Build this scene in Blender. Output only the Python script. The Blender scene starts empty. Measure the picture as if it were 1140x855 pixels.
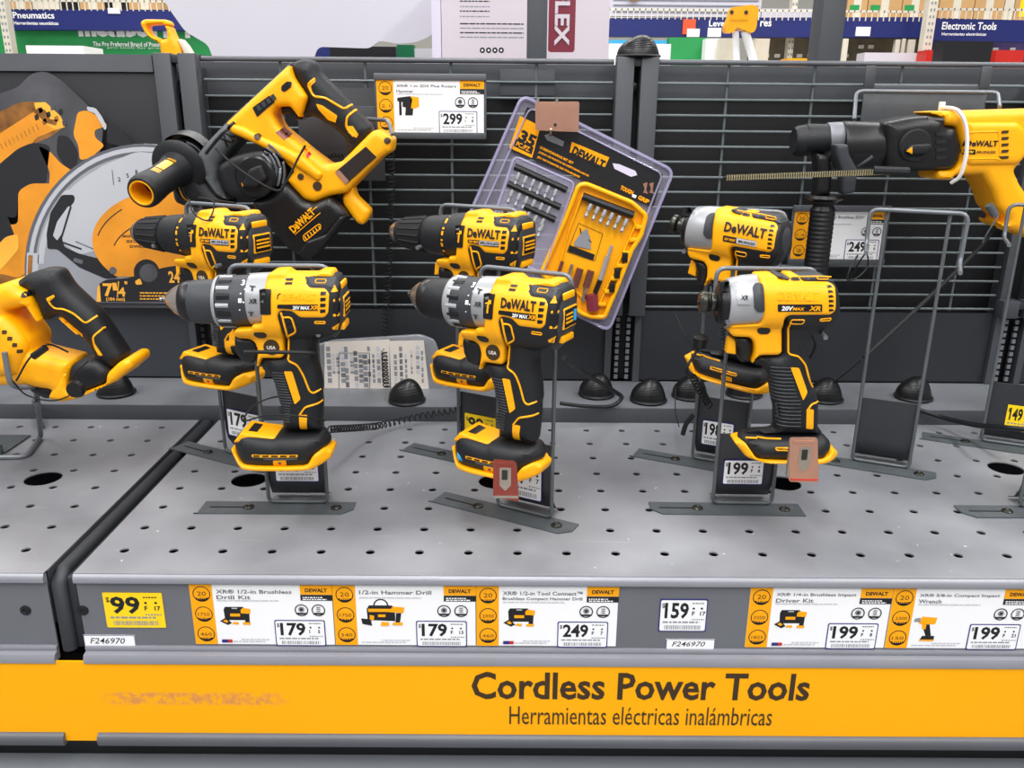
import bpy, bmesh, math, random
import numpy as np
from mathutils import Vector, Matrix
from mathutils.bvhtree import BVHTree
from mathutils.geometry import delaunay_2d_cdt, tessellate_polygon

sc = bpy.context.scene
C = sc.collection
rnd = random.Random(4)
ZD = 1.06                       # height of the perforated deck above the shop floor
# ------------------------------------------------------------------ camera
FPX, TH, PS, RO, CH = 937.35, math.radians(17.827), math.radians(-.206), math.radians(.454), .4334
CAMR = Matrix.Rotation(PS, 3, 'Z') @ Matrix.Rotation(math.pi/2-TH, 3, 'X') @ Matrix.Rotation(RO, 3, 'Z')
cd = bpy.data.cameras.new('camera'); cam = bpy.data.objects.new('camera', cd); C.objects.link(cam)
cd.sensor_width = 36; cd.lens = 36*FPX/1140; cd.clip_start = .02; cd.clip_end = 100
cam.matrix_world = Matrix.Translation((0, 0, CH+ZD)) @ CAMR.to_4x4()
sc.camera = cam
# ------------------------------------------------------------------ light, exposure
w = bpy.data.worlds.new('world'); sc.world = w; w.use_nodes = True
w.node_tree.nodes['Background'].inputs[0].default_value = (.93, .96, 1, 1)
w.node_tree.nodes['Background'].inputs[1].default_value = .42
def area(loc, sx, sy, power, rot=(0, 0, 0)):
    l = bpy.data.lights.new('ceiling_lamp', 'AREA'); l.shape = 'RECTANGLE'; l.size = sx; l.size_y = sy
    l.energy = power; l.color = (1, .985, .96)
    o = bpy.data.objects.new('ceiling_lamp', l); C.objects.link(o); o.location = (loc[0], loc[1], loc[2]+ZD); o.rotation_euler = rot
for X in (-2.2, -.1, 2.0):
    area((X, -.3, 2.7), .35, 3.2, 74)
area((0, 3.4, 2.9), 7, .5, 150)
area((0, -1.6, 2.2), 3, .8, 34, (math.radians(38), 0, 0))
sc.view_settings.view_transform = 'Standard'; sc.view_settings.look = 'None'
sc.view_settings.gamma = 1; sc.view_settings.use_curve_mapping = False
sc.view_settings.exposure = .15

# ------------------------------------------------------------------ materials
def lin(h):
    h = h.lstrip('#'); r = [int(h[i:i+2], 16)/255 for i in (0, 2, 4)]
    return tuple(c/12.92 if c <= .04045 else ((c+.055)/1.055)**2.4 for c in r)
M = {}
def mat(name, hexc, rough=.5, metal=0, var=.06, scale=30, bump=0, coat=0, alpha=1, emit=0, trans=0, stretch=None, spec=.4):
    m = bpy.data.materials.new(name); m.use_nodes = True; nt = m.node_tree; b = nt.nodes['Principled BSDF']
    c = lin(hexc); N = nt.nodes.new; L = nt.links.new
    tc = N('ShaderNodeTexCoord'); nz = N('ShaderNodeTexNoise'); nz.inputs['Scale'].default_value = scale; nz.inputs['Detail'].default_value = 5
    if stretch:
        mp = N('ShaderNodeMapping'); mp.inputs['Scale'].default_value = stretch
        L(tc.outputs['Object'], mp.inputs[0]); L(mp.outputs[0], nz.inputs['Vector'])
    else: L(tc.outputs['Object'], nz.inputs['Vector'])
    mr = N('ShaderNodeMapRange'); mr.inputs['From Min'].default_value = .3; mr.inputs['From Max'].default_value = .7
    mr.inputs['To Min'].default_value = 1-var; mr.inputs['To Max'].default_value = 1+var; L(nz.outputs[0], mr.inputs[0])
    mx = N('ShaderNodeVectorMath'); mx.operation = 'SCALE'; mx.inputs[0].default_value = c; L(mr.outputs[0], mx.inputs['Scale'])
    L(mx.outputs[0], b.inputs['Base Color'])
    b.inputs['Roughness'].default_value = rough; b.inputs['Metallic'].default_value = metal
    b.inputs['Coat Weight'].default_value = coat
    if trans: b.inputs['Transmission Weight'].default_value = trans; b.inputs['IOR'].default_value = 1.35
    if alpha < 1: b.inputs['Alpha'].default_value = alpha
    if emit: b.inputs['Emission Color'].default_value = (*c, 1); b.inputs['Emission Strength'].default_value = emit
    if bump:
        bp = N('ShaderNodeBump'); bp.inputs['Strength'].default_value = bump; bp.inputs['Distance'].default_value = .0006
        n2 = N('ShaderNodeTexNoise'); n2.inputs['Scale'].default_value = 900; L(tc.outputs['Object'], n2.inputs['Vector'])
        L(n2.outputs[0], bp.inputs['Height']); L(bp.outputs[0], b.inputs['Normal'])
    M[name] = m; b.inputs['Specular IOR Level'].default_value = .5 if metal else spec; return m
mat('yellow', '#FDAE00', .4, 0, .03, 25, .25)
mat('yellow_glossy', '#FFB304', .3, 0, .03, 25, .1)
mat('charcoal', '#33363B', .5, 0, .08, 60, .3)
mat('rubber', '#15171B', .5, 0, .1, 60, .5)
mat('black', '#141416', .35, 0, .1, 40, .2)
mat('matte_black', '#151618', .7, 0, .1, 40, .3)
mat('slate', '#54585C', .45, 0, .08, 60, .2)
mat('silver', '#A2A4A8', .38, .3, .05, 40, .15)
mat('steel', '#B5ABA0', .25, .85, .06, 90, .1)
mat('darksteel', '#4A4A45', .3, .9, .1, 60, .1)
mat('wire', '#70757B', .38, .35, .08, 50, .1)
mat('wire_grey', '#5E6366', .45, .3, .1, 40, .1)
mat('wire_panel', '#626A6D', .45, .3, .08, 40, .1)
mat('panel_dark', '#292B30', .55, .1, .08, 8, .2)
mat('panel_blue', '#373B42', .5, .1, .08, 8, .2)
mat('column', '#484B50', .5, .2, .06, 12, .2)
mat('rail', '#5A5C62', .45, .2, .06, 12, .2)
mat('back_dark', '#121316', .6, 0, .1, 10, .1)
mat('ledge', '#777A80', .45, .2, .18, 14, .2)
mat('fascia', '#6E7077', .45, .2, .05, 10, .2)
mat('lip', '#8A8B93', .4, .2, .05, 10, .1)
mat('foot_plate', '#5A6064', .45, .35, .1, 60, .2)
mat('hanger_sheet', '#3B3C40', .4, .3, .06, 30, .1)
mat('paper', '#F2F2F4', .5, 0, .01, 20)
mat('paper_warm', '#DDD5CC', .5, 0, .02, 20)
mat('paper_yellow', '#FBD30F', .5, 0, .01, 20)
mat('card_orange', '#FBA80E', .5, 0, .02, 20, spec=.2)
mat('ink', '#16161A', .5, 0, 0, 20)
mat('ink_brown', '#3C2A14', .5, 0, 0, 20)
mat('ink_soft', '#6A6C74', .5, 0, 0, 20)
mat('ink_grey', '#8A8C94', .5, 0, 0, 20)
mat('ink_pale', '#C3C4CC', .5, 0, 0, 20)
mat('navy', '#2A2C78', .5, 0, 0, 20)
mat('white', '#F4F4F6', .45, 0, .01, 20)
mat('copper', '#C79680', .25, .65, .05, 60, .1)
mat('copper_red', '#9A4A42', .25, .6, .05, 60, .1)
mat('red', '#C5281E', .4, 0, .05, 20)
mat('orange_red', '#F2552C', .5, 0, .05, 20)
mat('blue_light', '#39A8E0', .4, 0, 0, 20)
mat('sign_blue', '#1B2468', .5, 0, .04, 10)
mat('green', '#22904C', .5, 0, .05, 10)
mat('green_dark', '#0E6B45', .5, 0, .05, 10)
mat('cardboard', '#C29A68', .8, 0, .12, 6, .2)
mat('sheet_grey', '#C9C6D0', .6, 0, .02, 3)
mat('sheet_pink', '#CFC4CE', .5, 0, .03, 4)
mat('cream', '#D9D2C2', .5, .1, .06, 20)
mat('maroon', '#7C2C3C', .4, 0, .05, 20)
mat('lavender', '#D8D2E6', .3, 0, .04, 6)
mat('art_orange', '#DC8E22', .55, 0, .22, 14)
mat('art_light', '#F2AE3C', .55, 0, .12, 20)
mat('art_brown', '#8A5A26', .55, 0, .5, 45)
mat('art_silver', '#989BA4', .45, .1, .06, 8)
mat('art_silver_dark', '#5F616A', .45, .1, .1, 10)
mat('art_silver_light', '#B9BCC4', .45, .1, .05, 8)
mat('art_black', '#1F2025', .55, 0, .12, 12)
mat('art_smoke', '#4A4B50', .55, 0, .35, 20)
mat('floor_concrete', '#A9A6A0', .35, 0, .08, 2, .1)
mat('wall_paint', '#D6D2C8', .7, 0, .03, 1)
mat('zip_white', '#E9E4DE', .4, 0, .02, 20)
mat('bag', '#84868C', .25, .1, .15, 25, .2)
mat('blister', '#CFCBE4', .06, 0, .02, 10, 0, 0, .17)
mat('blister_edge', '#B4AED0', .08, 0, .02, 10, 0, 0, .55)
mat('art_rod', '#A89C78', .4, .4, .2, 60)
mat('cab_top', '#7C8087', .5, .1, .05, 6, .1)
mat('olive', '#6A6355', .6, 0, .3, 8)
mat('purple', '#5A4E8E', .6, 0, .3, 8)
mat('screen', '#2B2320', .2, 0, .1, 20)
mat('socket', '#7A4A44', .3, .4, .1, 40)
# perforated deck: worn grey paint with scuffs and dust
def deck_mat():
    m = bpy.data.materials.new('deck'); m.use_nodes = True; nt = m.node_tree; b = nt.nodes['Principled BSDF']; N = nt.nodes.new; L = nt.links.new
    tc = N('ShaderNodeTexCoord'); n1 = N('ShaderNodeTexNoise'); n1.inputs['Scale'].default_value = 6; n1.inputs['Detail'].default_value = 8; L(tc.outputs['Object'], n1.inputs['Vector'])
    r = N('ShaderNodeValToRGB'); r.color_ramp.elements[0].position = .33; r.color_ramp.elements[0].color = (*lin('#73757B'), 1); r.color_ramp.elements[1].position = .68; r.color_ramp.elements[1].color = (*lin('#93959B'), 1)
    L(n1.outputs[0], r.inputs[0])
    mp = N('ShaderNodeMapping'); mp.inputs['Rotation'].default_value = (0, 0, .9); mp.inputs['Scale'].default_value = (4, 60, 4); L(tc.outputs['Object'], mp.inputs[0])
    n2 = N('ShaderNodeTexNoise'); n2.inputs['Scale'].default_value = 2.2; n2.inputs['Detail'].default_value = 6; L(mp.outputs[0], n2.inputs['Vector'])
    r2 = N('ShaderNodeValToRGB'); r2.color_ramp.elements[0].position = .66; r2.color_ramp.elements[0].color = (0, 0, 0, 1); r2.color_ramp.elements[1].position = .8; r2.color_ramp.elements[1].color = (.35, .35, .35, 1)
    L(n2.outputs[0], r2.inputs[0])
    mx = N('ShaderNodeMix'); mx.data_type = 'RGBA'; L(r2.outputs[0], mx.inputs[0]); L(r.outputs[0], mx.inputs[6]); mx.inputs[7].default_value = (*lin('#BDBDB8'), 1)
    n3 = N('ShaderNodeTexNoise'); n3.inputs['Scale'].default_value = 95; n3.inputs['Detail'].default_value = 2; L(tc.outputs['Object'], n3.inputs['Vector'])
    r3 = N('ShaderNodeValToRGB'); r3.color_ramp.elements[0].position = .74; r3.color_ramp.elements[0].color = (0, 0, 0, 1); r3.color_ramp.elements[1].position = .77; r3.color_ramp.elements[1].color = (.6, .6, .6, 1)
    L(n3.outputs[0], r3.inputs[0])
    m3 = N('ShaderNodeMix'); m3.data_type = 'RGBA'; L(r3.outputs[0], m3.inputs[0]); L(mx.outputs[2], m3.inputs[6]); m3.inputs[7].default_value = (.8, .8, .82, 1)
    L(m3.outputs[2], b.inputs['Base Color']); b.inputs['Roughness'].default_value = .42; b.inputs['Metallic'].default_value = .15
    mr = N('ShaderNodeMapRange'); mr.inputs['To Min'].default_value = .32; mr.inputs['To Max'].default_value = .55; L(n1.outputs[0], mr.inputs[0]); L(mr.outputs[0], b.inputs['Roughness'])
    M['deck'] = m
deck_mat()
# orange sign board with a worn, scraped streak
def strip_mat():
    m = mat('sign_orange', '#FDAE08', .5, 0, .02, 5, spec=.15); nt = m.node_tree; b = nt.nodes['Principled BSDF']; N = nt.nodes.new; L = nt.links.new
    src = b.inputs['Base Color'].links[0].from_socket
    tc = N('ShaderNodeTexCoord'); sx = N('ShaderNodeSeparateXYZ'); L(tc.outputs['Object'], sx.inputs[0])
    def band(sock, c, h, soft):
        a = N('ShaderNodeMath'); a.operation = 'SUBTRACT'; L(sock, a.inputs[0]); a.inputs[1].default_value = c
        d = N('ShaderNodeMath'); d.operation = 'ABSOLUTE'; L(a.outputs[0], d.inputs[0])
        r = N('ShaderNodeMapRange'); r.inputs['From Min'].default_value = h; r.inputs['From Max'].default_value = h-soft; L(d.outputs[0], r.inputs[0]); return r.outputs[0]
    q = N('ShaderNodeMath'); q.operation = 'MULTIPLY'; L(band(sx.outputs[0], -.32, .1, .03), q.inputs[0]); L(band(sx.outputs[2], -.141, .009, .004), q.inputs[1])
    nz = N('ShaderNodeTexNoise'); nz.inputs['Scale'].default_value = 130; nz.inputs['Detail'].default_value = 5; L(tc.outputs['Object'], nz.inputs['Vector'])
    r = N('ShaderNodeMapRange'); r.inputs['From Min'].default_value = .38; r.inputs['From Max'].default_value = .6; L(nz.outputs[0], r.inputs[0])
    k = N('ShaderNodeMath'); k.operation = 'MULTIPLY'; L(q.outputs[0], k.inputs[0]); L(r.outputs[0], k.inputs[1])
    mx = N('ShaderNodeMix'); mx.data_type = 'RGBA'; L(k.outputs[0], mx.inputs[0]); L(src, mx.inputs[6]); mx.inputs[7].default_value = (*lin('#D8904A'), 1); L(mx.outputs[2], b.inputs['Base Color'])
strip_mat()

# ------------------------------------------------------------------ object helpers
def tag(o, label=None, cat=None, group=None, kind=None):
    if label: o['label'] = label
    if cat: o['category'] = cat
    if group: o['group'] = group
    if kind: o['kind'] = kind
    return o
def thing(name, label, cat, loc=(0, 0, 0), rz=0, group=None):
    o = bpy.data.objects.new(name, None); C.objects.link(o); o.empty_display_size = .02
    o.location = loc; o.rotation_euler = (0, 0, rz); return tag(o, label, cat, group)
def mk(name, V, F, m, parent=None, smooth=35, idx=None, label=None, kind=None):
    me = bpy.data.meshes.new(name); me.from_pydata([tuple(v) for v in V], [], [tuple(f) for f in F])
    ms = m if isinstance(m, (list, tuple)) else [m]
    for x in ms: me.materials.append(M[x])
    if idx is not None: me.polygons.foreach_set('material_index', idx)
    if smooth:
        me.polygons.foreach_set('use_smooth', [True]*len(me.polygons)); me.set_sharp_from_angle(angle=math.radians(smooth))
    me.update()
    o = bpy.data.objects.new(name, me); C.objects.link(o)
    if parent: o.parent = parent
    if label: o['label'] = label
    if kind: o['kind'] = kind
    return o
class MB:
    def __init__(s): s.V = []; s.F = []
    def add(s, VF):
        n = len(s.V); s.V += [tuple(v) for v in VF[0]]; s.F += [tuple(i+n for i in f) for f in VF[1]]; return s
    def build(s, name, m, parent=None, smooth=35, **k): return mk(name, s.V, s.F, m, parent, smooth, **k)
def box(x0, x1, y0, y1, z0, z1, b=0):
    if b <= 0:
        V = [(x, y, z) for x in (x0, x1) for y in (y0, y1) for z in (z0, z1)]
        return V, [(0, 1, 3, 2), (4, 6, 7, 5), (0, 4, 5, 1), (2, 3, 7, 6), (0, 2, 6, 4), (1, 5, 7, 3)]
    bm = bmesh.new(); V, F = box(x0, x1, y0, y1, z0, z1)
    vs = [bm.verts.new(v) for v in V]
    for f in F: bm.faces.new([vs[i] for i in f])
    bmesh.ops.bevel(bm, geom=bm.edges[:], offset=b, segments=2, affect='EDGES', profile=.5)
    bm.verts.index_update(); r = [v.co[:] for v in bm.verts], [[v.index for v in f.verts] for f in bm.faces]; bm.free(); return r
def loft(rings, caps=True):
    n = len(rings[0]); V = [p for r in rings for p in r]; F = []
    for i in range(len(rings)-1):
        for j in range(n):
            k = (j+1) % n; F.append((i*n+j, i*n+k, (i+1)*n+k, (i+1)*n+j))
    if caps: F.append(tuple(range(n))[::-1]); F.append(tuple(range((len(rings)-1)*n, len(rings)*n)))
    return V, F
def tube(P, r, n=8, closed=False):
    P = [Vector(p) for p in P]; N = len(P); rs = r if isinstance(r, (list, tuple)) else [r]*N
    def tan(i):
        a = P[(i-1) % N] if (i > 0 or closed) else P[0]; b = P[(i+1) % N] if (i < N-1 or closed) else P[-1]
        t = b-a; return t.normalized() if t.length > 1e-9 else Vector((0, 0, 1))
    t = tan(0); u = t.orthogonal().normalized(); R = []
    for i in range(N):
        t2 = tan(i); u = (u-t2*u.dot(t2)); u = u.normalized() if u.length > 1e-6 else t2.orthogonal().normalized(); v = t2.cross(u)
        R.append([P[i]+(u*math.cos(a)+v*math.sin(a))*rs[i] for a in [2*math.pi*k/n for k in range(n)]])
    if closed: R.append(R[0]); return loft(R, False)
    return loft(R)
def bend(P, r, n=5):            # round the corners of a 3-D polyline
    P = [Vector(p) for p in P]; o = [P[0]]
    for a, b, c in zip(P, P[1:], P[2:]):
        k = min(r, (a-b).length*.48, (c-b).length*.48); s = b+(a-b).normalized()*k; e = b+(c-b).normalized()*k
        for i in range(n+1):
            t = i/n; o.append(s*(1-t)**2+b*2*t*(1-t)+e*t*t)
    o.append(P[-1]); return o
def spline(P, n=8):             # Catmull-Rom
    P = [Vector(p) for p in P]; Q = [P[0]*2-P[1]]+P+[P[-1]*2-P[-2]]; o = []
    for i in range(1, len(Q)-2):
        a, b, c, d = Q[i-1:i+3]
        for k in range(n):
            t = k/n; o.append(.5*((2*b)+(c-a)*t+(2*a-5*b+4*c-d)*t*t+(3*b-a-3*c+d)*t**3))
    o.append(P[-1]); return o
def coil(P, R, turns, r=.0012, n=5, per=9):
    P = spline(P, 12); L = [0]
    for a, b in zip(P, P[1:]): L.append(L[-1]+(b-a).length)
    T = L[-1]; N = int(turns*per); out = []; j = 0; u = (P[1]-P[0]).orthogonal().normalized()
    for i in range(N+1):
        s = T*i/N
        while j < len(P)-2 and L[j+1] < s: j += 1
        k = (s-L[j])/max(1e-9, L[j+1]-L[j]); c = P[j].lerp(P[j+1], min(1, k)); t = (P[j+1]-P[j]).normalized()
        u = (u-t*u.dot(t)).normalized(); v = t.cross(u); a = 2*math.pi*i/per
        out.append(c+(u*math.cos(a)+v*math.sin(a))*R)
    return tube(out, r, n)
def revolve(st, axis_o, axis_d, n=28, caps=True):      # st: (distance along axis, radius)
    o = Vector(axis_o); d = Vector(axis_d).normalized(); u = d.orthogonal().normalized(); v = d.cross(u)
    return loft([[o+d*s+(u*math.cos(2*math.pi*k/n)+v*math.sin(2*math.pi*k/n))*max(r, 1e-5) for k in range(n)] for s, r in st], caps)
def rpoly(P, r, n=4):
    o = []; N = len(P)
    for i in range(N):
        a, b, c = (Vector(P[i-1][:2]), Vector(P[i][:2]), Vector(P[(i+1) % N][:2]))
        rr = P[i][2] if len(P[i]) > 2 else r
        k = min(rr, (a-b).length*.45, (c-b).length*.45)
        if k < 1e-5: o.append(b[:]); continue
        s = b+(a-b).normalized()*k; e = b+(c-b).normalized()*k
        for j in range(n+1):
            t = j/n; o.append((s*(1-t)**2+b*2*t*(1-t)+e*t*t)[:])
    return o
def resamp(P, s):
    o = []; N = len(P)
    for i in range(N):
        a = P[i]; b = P[(i+1) % N]; d = math.hypot(b[0]-a[0], b[1]-a[1])
        if d < 1e-7: continue
        k = max(1, int(round(d/s)))
        for j in range(k): o.append((a[0]+(b[0]-a[0])*j/k, a[1]+(b[1]-a[1])*j/k))
    return o
def inside(Q, poly):
    x, y = Q[:, 0], Q[:, 1]; c = np.zeros(len(Q), bool); P = np.array(poly); N = len(P)
    for i in range(N):
        x1, y1 = P[i-1]; x2, y2 = P[i]
        if y1 == y2: continue
        k = ((y1 > y) != (y2 > y)) & (x < (x2-x1)*(y-y1)/(y2-y1)+x1); c ^= k
    return c
def edist(Q, poly):
    A = np.array(poly); B = np.roll(A, -1, 0); D = B-A; L = (D**2).sum(1); L[L < 1e-14] = 1e-14
    t = np.clip(((Q[:, None]-A[None])*D[None]).sum(2)/L, 0, 1); p = A[None]+t[..., None]*D[None]
    return np.sqrt(((Q[:, None]-p)**2).sum(2)).min(1)
def tri2d(out, er, s):          # triangulate an outline with inner points; returns pts, tris, distance to edge, boundary count
    B = resamp(out, s); A = np.array(B); nb = len(B)
    lo, hi = A.min(0), A.max(0); extra = []
    for f in ((.12, .4, .95) if er > .001 else ()):
        T = np.roll(A, -1, 0)-np.roll(A, 1, 0); T /= np.linalg.norm(T, axis=1)[:, None]+1e-12
        Nn = np.stack([-T[:, 1], T[:, 0]], 1)
        for sg in (1, -1):
            q = A+Nn*er*f*sg; k = inside(q, B); q = q[k]
            if len(q): q = q[edist(q, B) > er*f*.93]; extra.append(q)
    gx = np.arange(lo[0]+s*.5, hi[0], s); gy = np.arange(lo[1]+s*.5, hi[1], s*.87)
    G = np.array([(x+(s*.5 if j % 2 else 0), y) for j, y in enumerate(gy) for x in gx]).reshape(-1, 2)
    if len(G):
        G = G[inside(G, B)]
        if len(G): G = G[edist(G, B) > max(er*1.05, s*.45)]
        if len(G): extra.append(G)
    pts = np.vstack([A]+[e for e in extra if len(e)])
    r = delaunay_2d_cdt([Vector(p) for p in pts], [(i, (i+1) % nb) for i in range(nb)], [], 0, 1e-6)
    V = np.array([v[:] for v in r[0]]); F = [tuple(f) for f in r[2]]
    cen = np.array([V[list(f)].mean(0) for f in F]); k = inside(cen, B)
    F = [f for f, q in zip(F, k) if q]
    ec = {}
    for f in F:
        for a, b in zip(f, f[1:]+f[:1]): ec[(min(a, b), max(a, b))] = ec.get((min(a, b), max(a, b)), 0)+1
    bd = [(a, b) for f in F for a, b in zip(f, f[1:]+f[:1]) if ec[(min(a, b), max(a, b))] == 1]
    d = edist(V, B); return V, F, d, bd
def puff(out, hw, er, s=.004, w0=0, rc=.002):
    """solid with the given side outline, half-width hw(u, v) and rounded edges of radius er"""
    out = rpoly(out, rc); V, F, d, bd = tri2d(out, er, s)
    h = np.array([hw(u, v) if callable(hw) else hw for u, v in V])
    e = np.minimum(er, h*.98); dd = np.minimum(d, e); h = np.maximum(h-e+np.sqrt(np.maximum(e*e-(e-dd)**2, 0)), .0004)
    n = len(V); W = [(u, w0-q, v) for (u, v), q in zip(V, h)]+[(u, w0+q, v) for (u, v), q in zip(V, h)]
    FF = [f for f in F]+[tuple(i+n for i in f[::-1]) for f in F]+[(b, a, a+n, b+n) for a, b in bd]
    return W, FF
def cyl(vc, R, p=2.0, lo=.008, k=1.0):          # half-width profile of a rounded horizontal barrel
    return lambda u, v: max(lo, k*R*max(0, 1-abs((v-vc)/R)**p)**(1/p))
# ------------------------------------------------------------------ text
_tc = {}
def text2d(s, bold=0, slant=0, sx=1):
    k = (s, bold, slant)
    if k not in _tc:
        c = bpy.data.curves.new('t', 'FONT'); c.body = s; c.size = 1; c.offset = bold; c.resolution_u = 2; c.shear = slant
        o = bpy.data.objects.new('t', c); me = o.to_mesh()
        V = np.array([v.co[:2] for v in me.vertices]).reshape(-1, 2); F = [tuple(p.vertices) for p in me.polygons]
        o.to_mesh_clear(); bpy.data.objects.remove(o); bpy.data.curves.remove(c)
        if len(V): V = V-V.min(0)
        _tc[k] = (V, F)
    return _tc[k]
def text_fit(s, u0, v0, wd=None, ht=None, bold=.01, slant=0, rot=0):
    V, F = text2d(s, bold, slant)
    if not len(V): return [], []
    mx = V.max(0); sy = (ht/mx[1]) if ht else wd/mx[0]; sx = (wd/mx[0]) if wd else sy
    V = V*np.array([sx, sy]); c, s_ = math.cos(rot), math.sin(rot)
    return [(u0+x*c-y*s_, v0+x*s_+y*c) for x, y in V], F
class Print:                    # flat print: coloured shapes a hair above each other in the local x-z plane
    def __init__(s, clip=None): s.V = []; s.F = []; s.I = []; s.ms = []; s.clip = clip
    def raw(s, V, F, m, layer):
        if m not in s.ms: s.ms.append(m)
        n = len(s.V); s.V += [(x, -.00015*layer, z) for x, z in V]; s.F += [tuple(i+n for i in f) for f in F]; s.I += [s.ms.index(m)]*len(F)
    def poly(s, P, m, layer=1, r=0):
        if r: P = rpoly(P, r)
        if s.clip:
            for ax, lim, sg in ((0, s.clip[0], 1), (1, s.clip[1], 1), (0, s.clip[2], -1), (1, s.clip[3], -1)):
                o = []
                for a, b in zip([P[-1]]+list(P[:-1]), P):
                    ia = (a[ax]-lim)*sg >= 0; ib = (b[ax]-lim)*sg >= 0
                    if ia != ib: t = (lim-a[ax])/(b[ax]-a[ax]); o.append((a[0]+(b[0]-a[0])*t, a[1]+(b[1]-a[1])*t))
                    if ib: o.append(b)
                P = o
                if len(P) < 3: return
        t = tessellate_polygon([[Vector((x, z, 0)) for x, z in [p[:2] for p in P]]]); s.raw([p[:2] for p in P], t, m, layer)
    def rect(s, x0, z0, x1, z1, m, layer=1, r=0): s.poly([(x0, z0), (x1, z0), (x1, z1), (x0, z1)], m, layer, r)
    def disc(s, x, z, r, m, layer=1, r2=0, n=24, a0=0, a1=2*math.pi):
        A = [a0+(a1-a0)*k/n for k in range(n+1)]
        if r2: V = [(x+q*math.cos(a), z+q*math.sin(a)) for a in A for q in (r2, r)]; F = [(2*i, 2*i+1, 2*i+3, 2*i+2) for i in range(n)]
        else: V = [(x, z)]+[(x+r*math.cos(a), z+r*math.sin(a)) for a in A]; F = [(0, i+1, i+2) for i in range(n)]
        s.raw(V, F, m, layer)
    def line(s, P, wd, m, layer=1):
        for a, b in zip(P, P[1:]):
            d = (b[0]-a[0], b[1]-a[1]); l = math.hypot(*d) or 1; n = (-d[1]/l*wd/2, d[0]/l*wd/2)
            s.raw([(a[0]+n[0], a[1]+n[1]), (a[0]-n[0], a[1]-n[1]), (b[0]-n[0], b[1]-n[1]), (b[0]+n[0], b[1]+n[1])], [(0, 1, 2, 3)], m, layer)
    def text(s, t, x, z, wd=None, ht=None, m='ink', layer=3, bold=.01, slant=0, rot=0):
        V, F = text_fit(t, x, z, wd, ht, bold, slant, rot); s.raw(V, F, m, layer)
    def scribble(s, x0, z0, x1, ht, m, layer=2, words=4):       # a line of print too small to read
        x = x0; r = random.Random(int(x0*1e5)+int(z0*1e5))
        while x < x1:
            w_ = (x1-x0)*r.uniform(.05, .16); s.rect(x, z0, min(x+w_, x1), z0+ht, m, layer); x += w_+ht*.6
    def bars(s, x0, z0, x1, z1, m='ink', layer=2):
        r = random.Random(int(x0*1e5)); x = x0
        while x < x1:
            w_ = r.uniform(.0003, .0011); s.rect(x, z0, min(x+w_, x1), z1, m, layer); x += w_+r.uniform(.0004, .0011)
    def build(s, name, parent): return mk(name, s.V, s.F, s.ms, parent, 0, idx=s.I)
# ------------------------------------------------------------------ photograph pixel -> point
def ray(x, y): return CAMR @ Vector(((x-570)/FPX, -(y-427.5)/FPX, -1))
CO = Vector((0, 0, CH))
def onZ(x, y, z=0): d = ray(x, y); return CO+d*((z-CH)/d.z)
def onY(x, y, Y): d = ray(x, y); return CO+d*(Y/d.y)
class Frame:
    def __init__(s, o, deg=0):
        s.o = Vector(o) if len(o) == 3 else Vector((*o, 0)); s.a = math.radians(deg)
        s.U = Vector((math.cos(s.a), math.sin(s.a), 0)); s.W = Vector((-math.sin(s.a), math.cos(s.a), 0))
    def P(s, x, y, w=0):
        d = ray(x, y); t = (w-(CO-s.o).dot(s.W))/d.dot(s.W); p = CO+d*t-s.o; return (p.dot(s.U), p.z)
def crop(fr, ox, oy, sc_, w=0): return lambda L: [(*fr.P(ox+p[0]/sc_, oy+p[1]/sc_, w), *p[2:]) for p in L]
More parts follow.
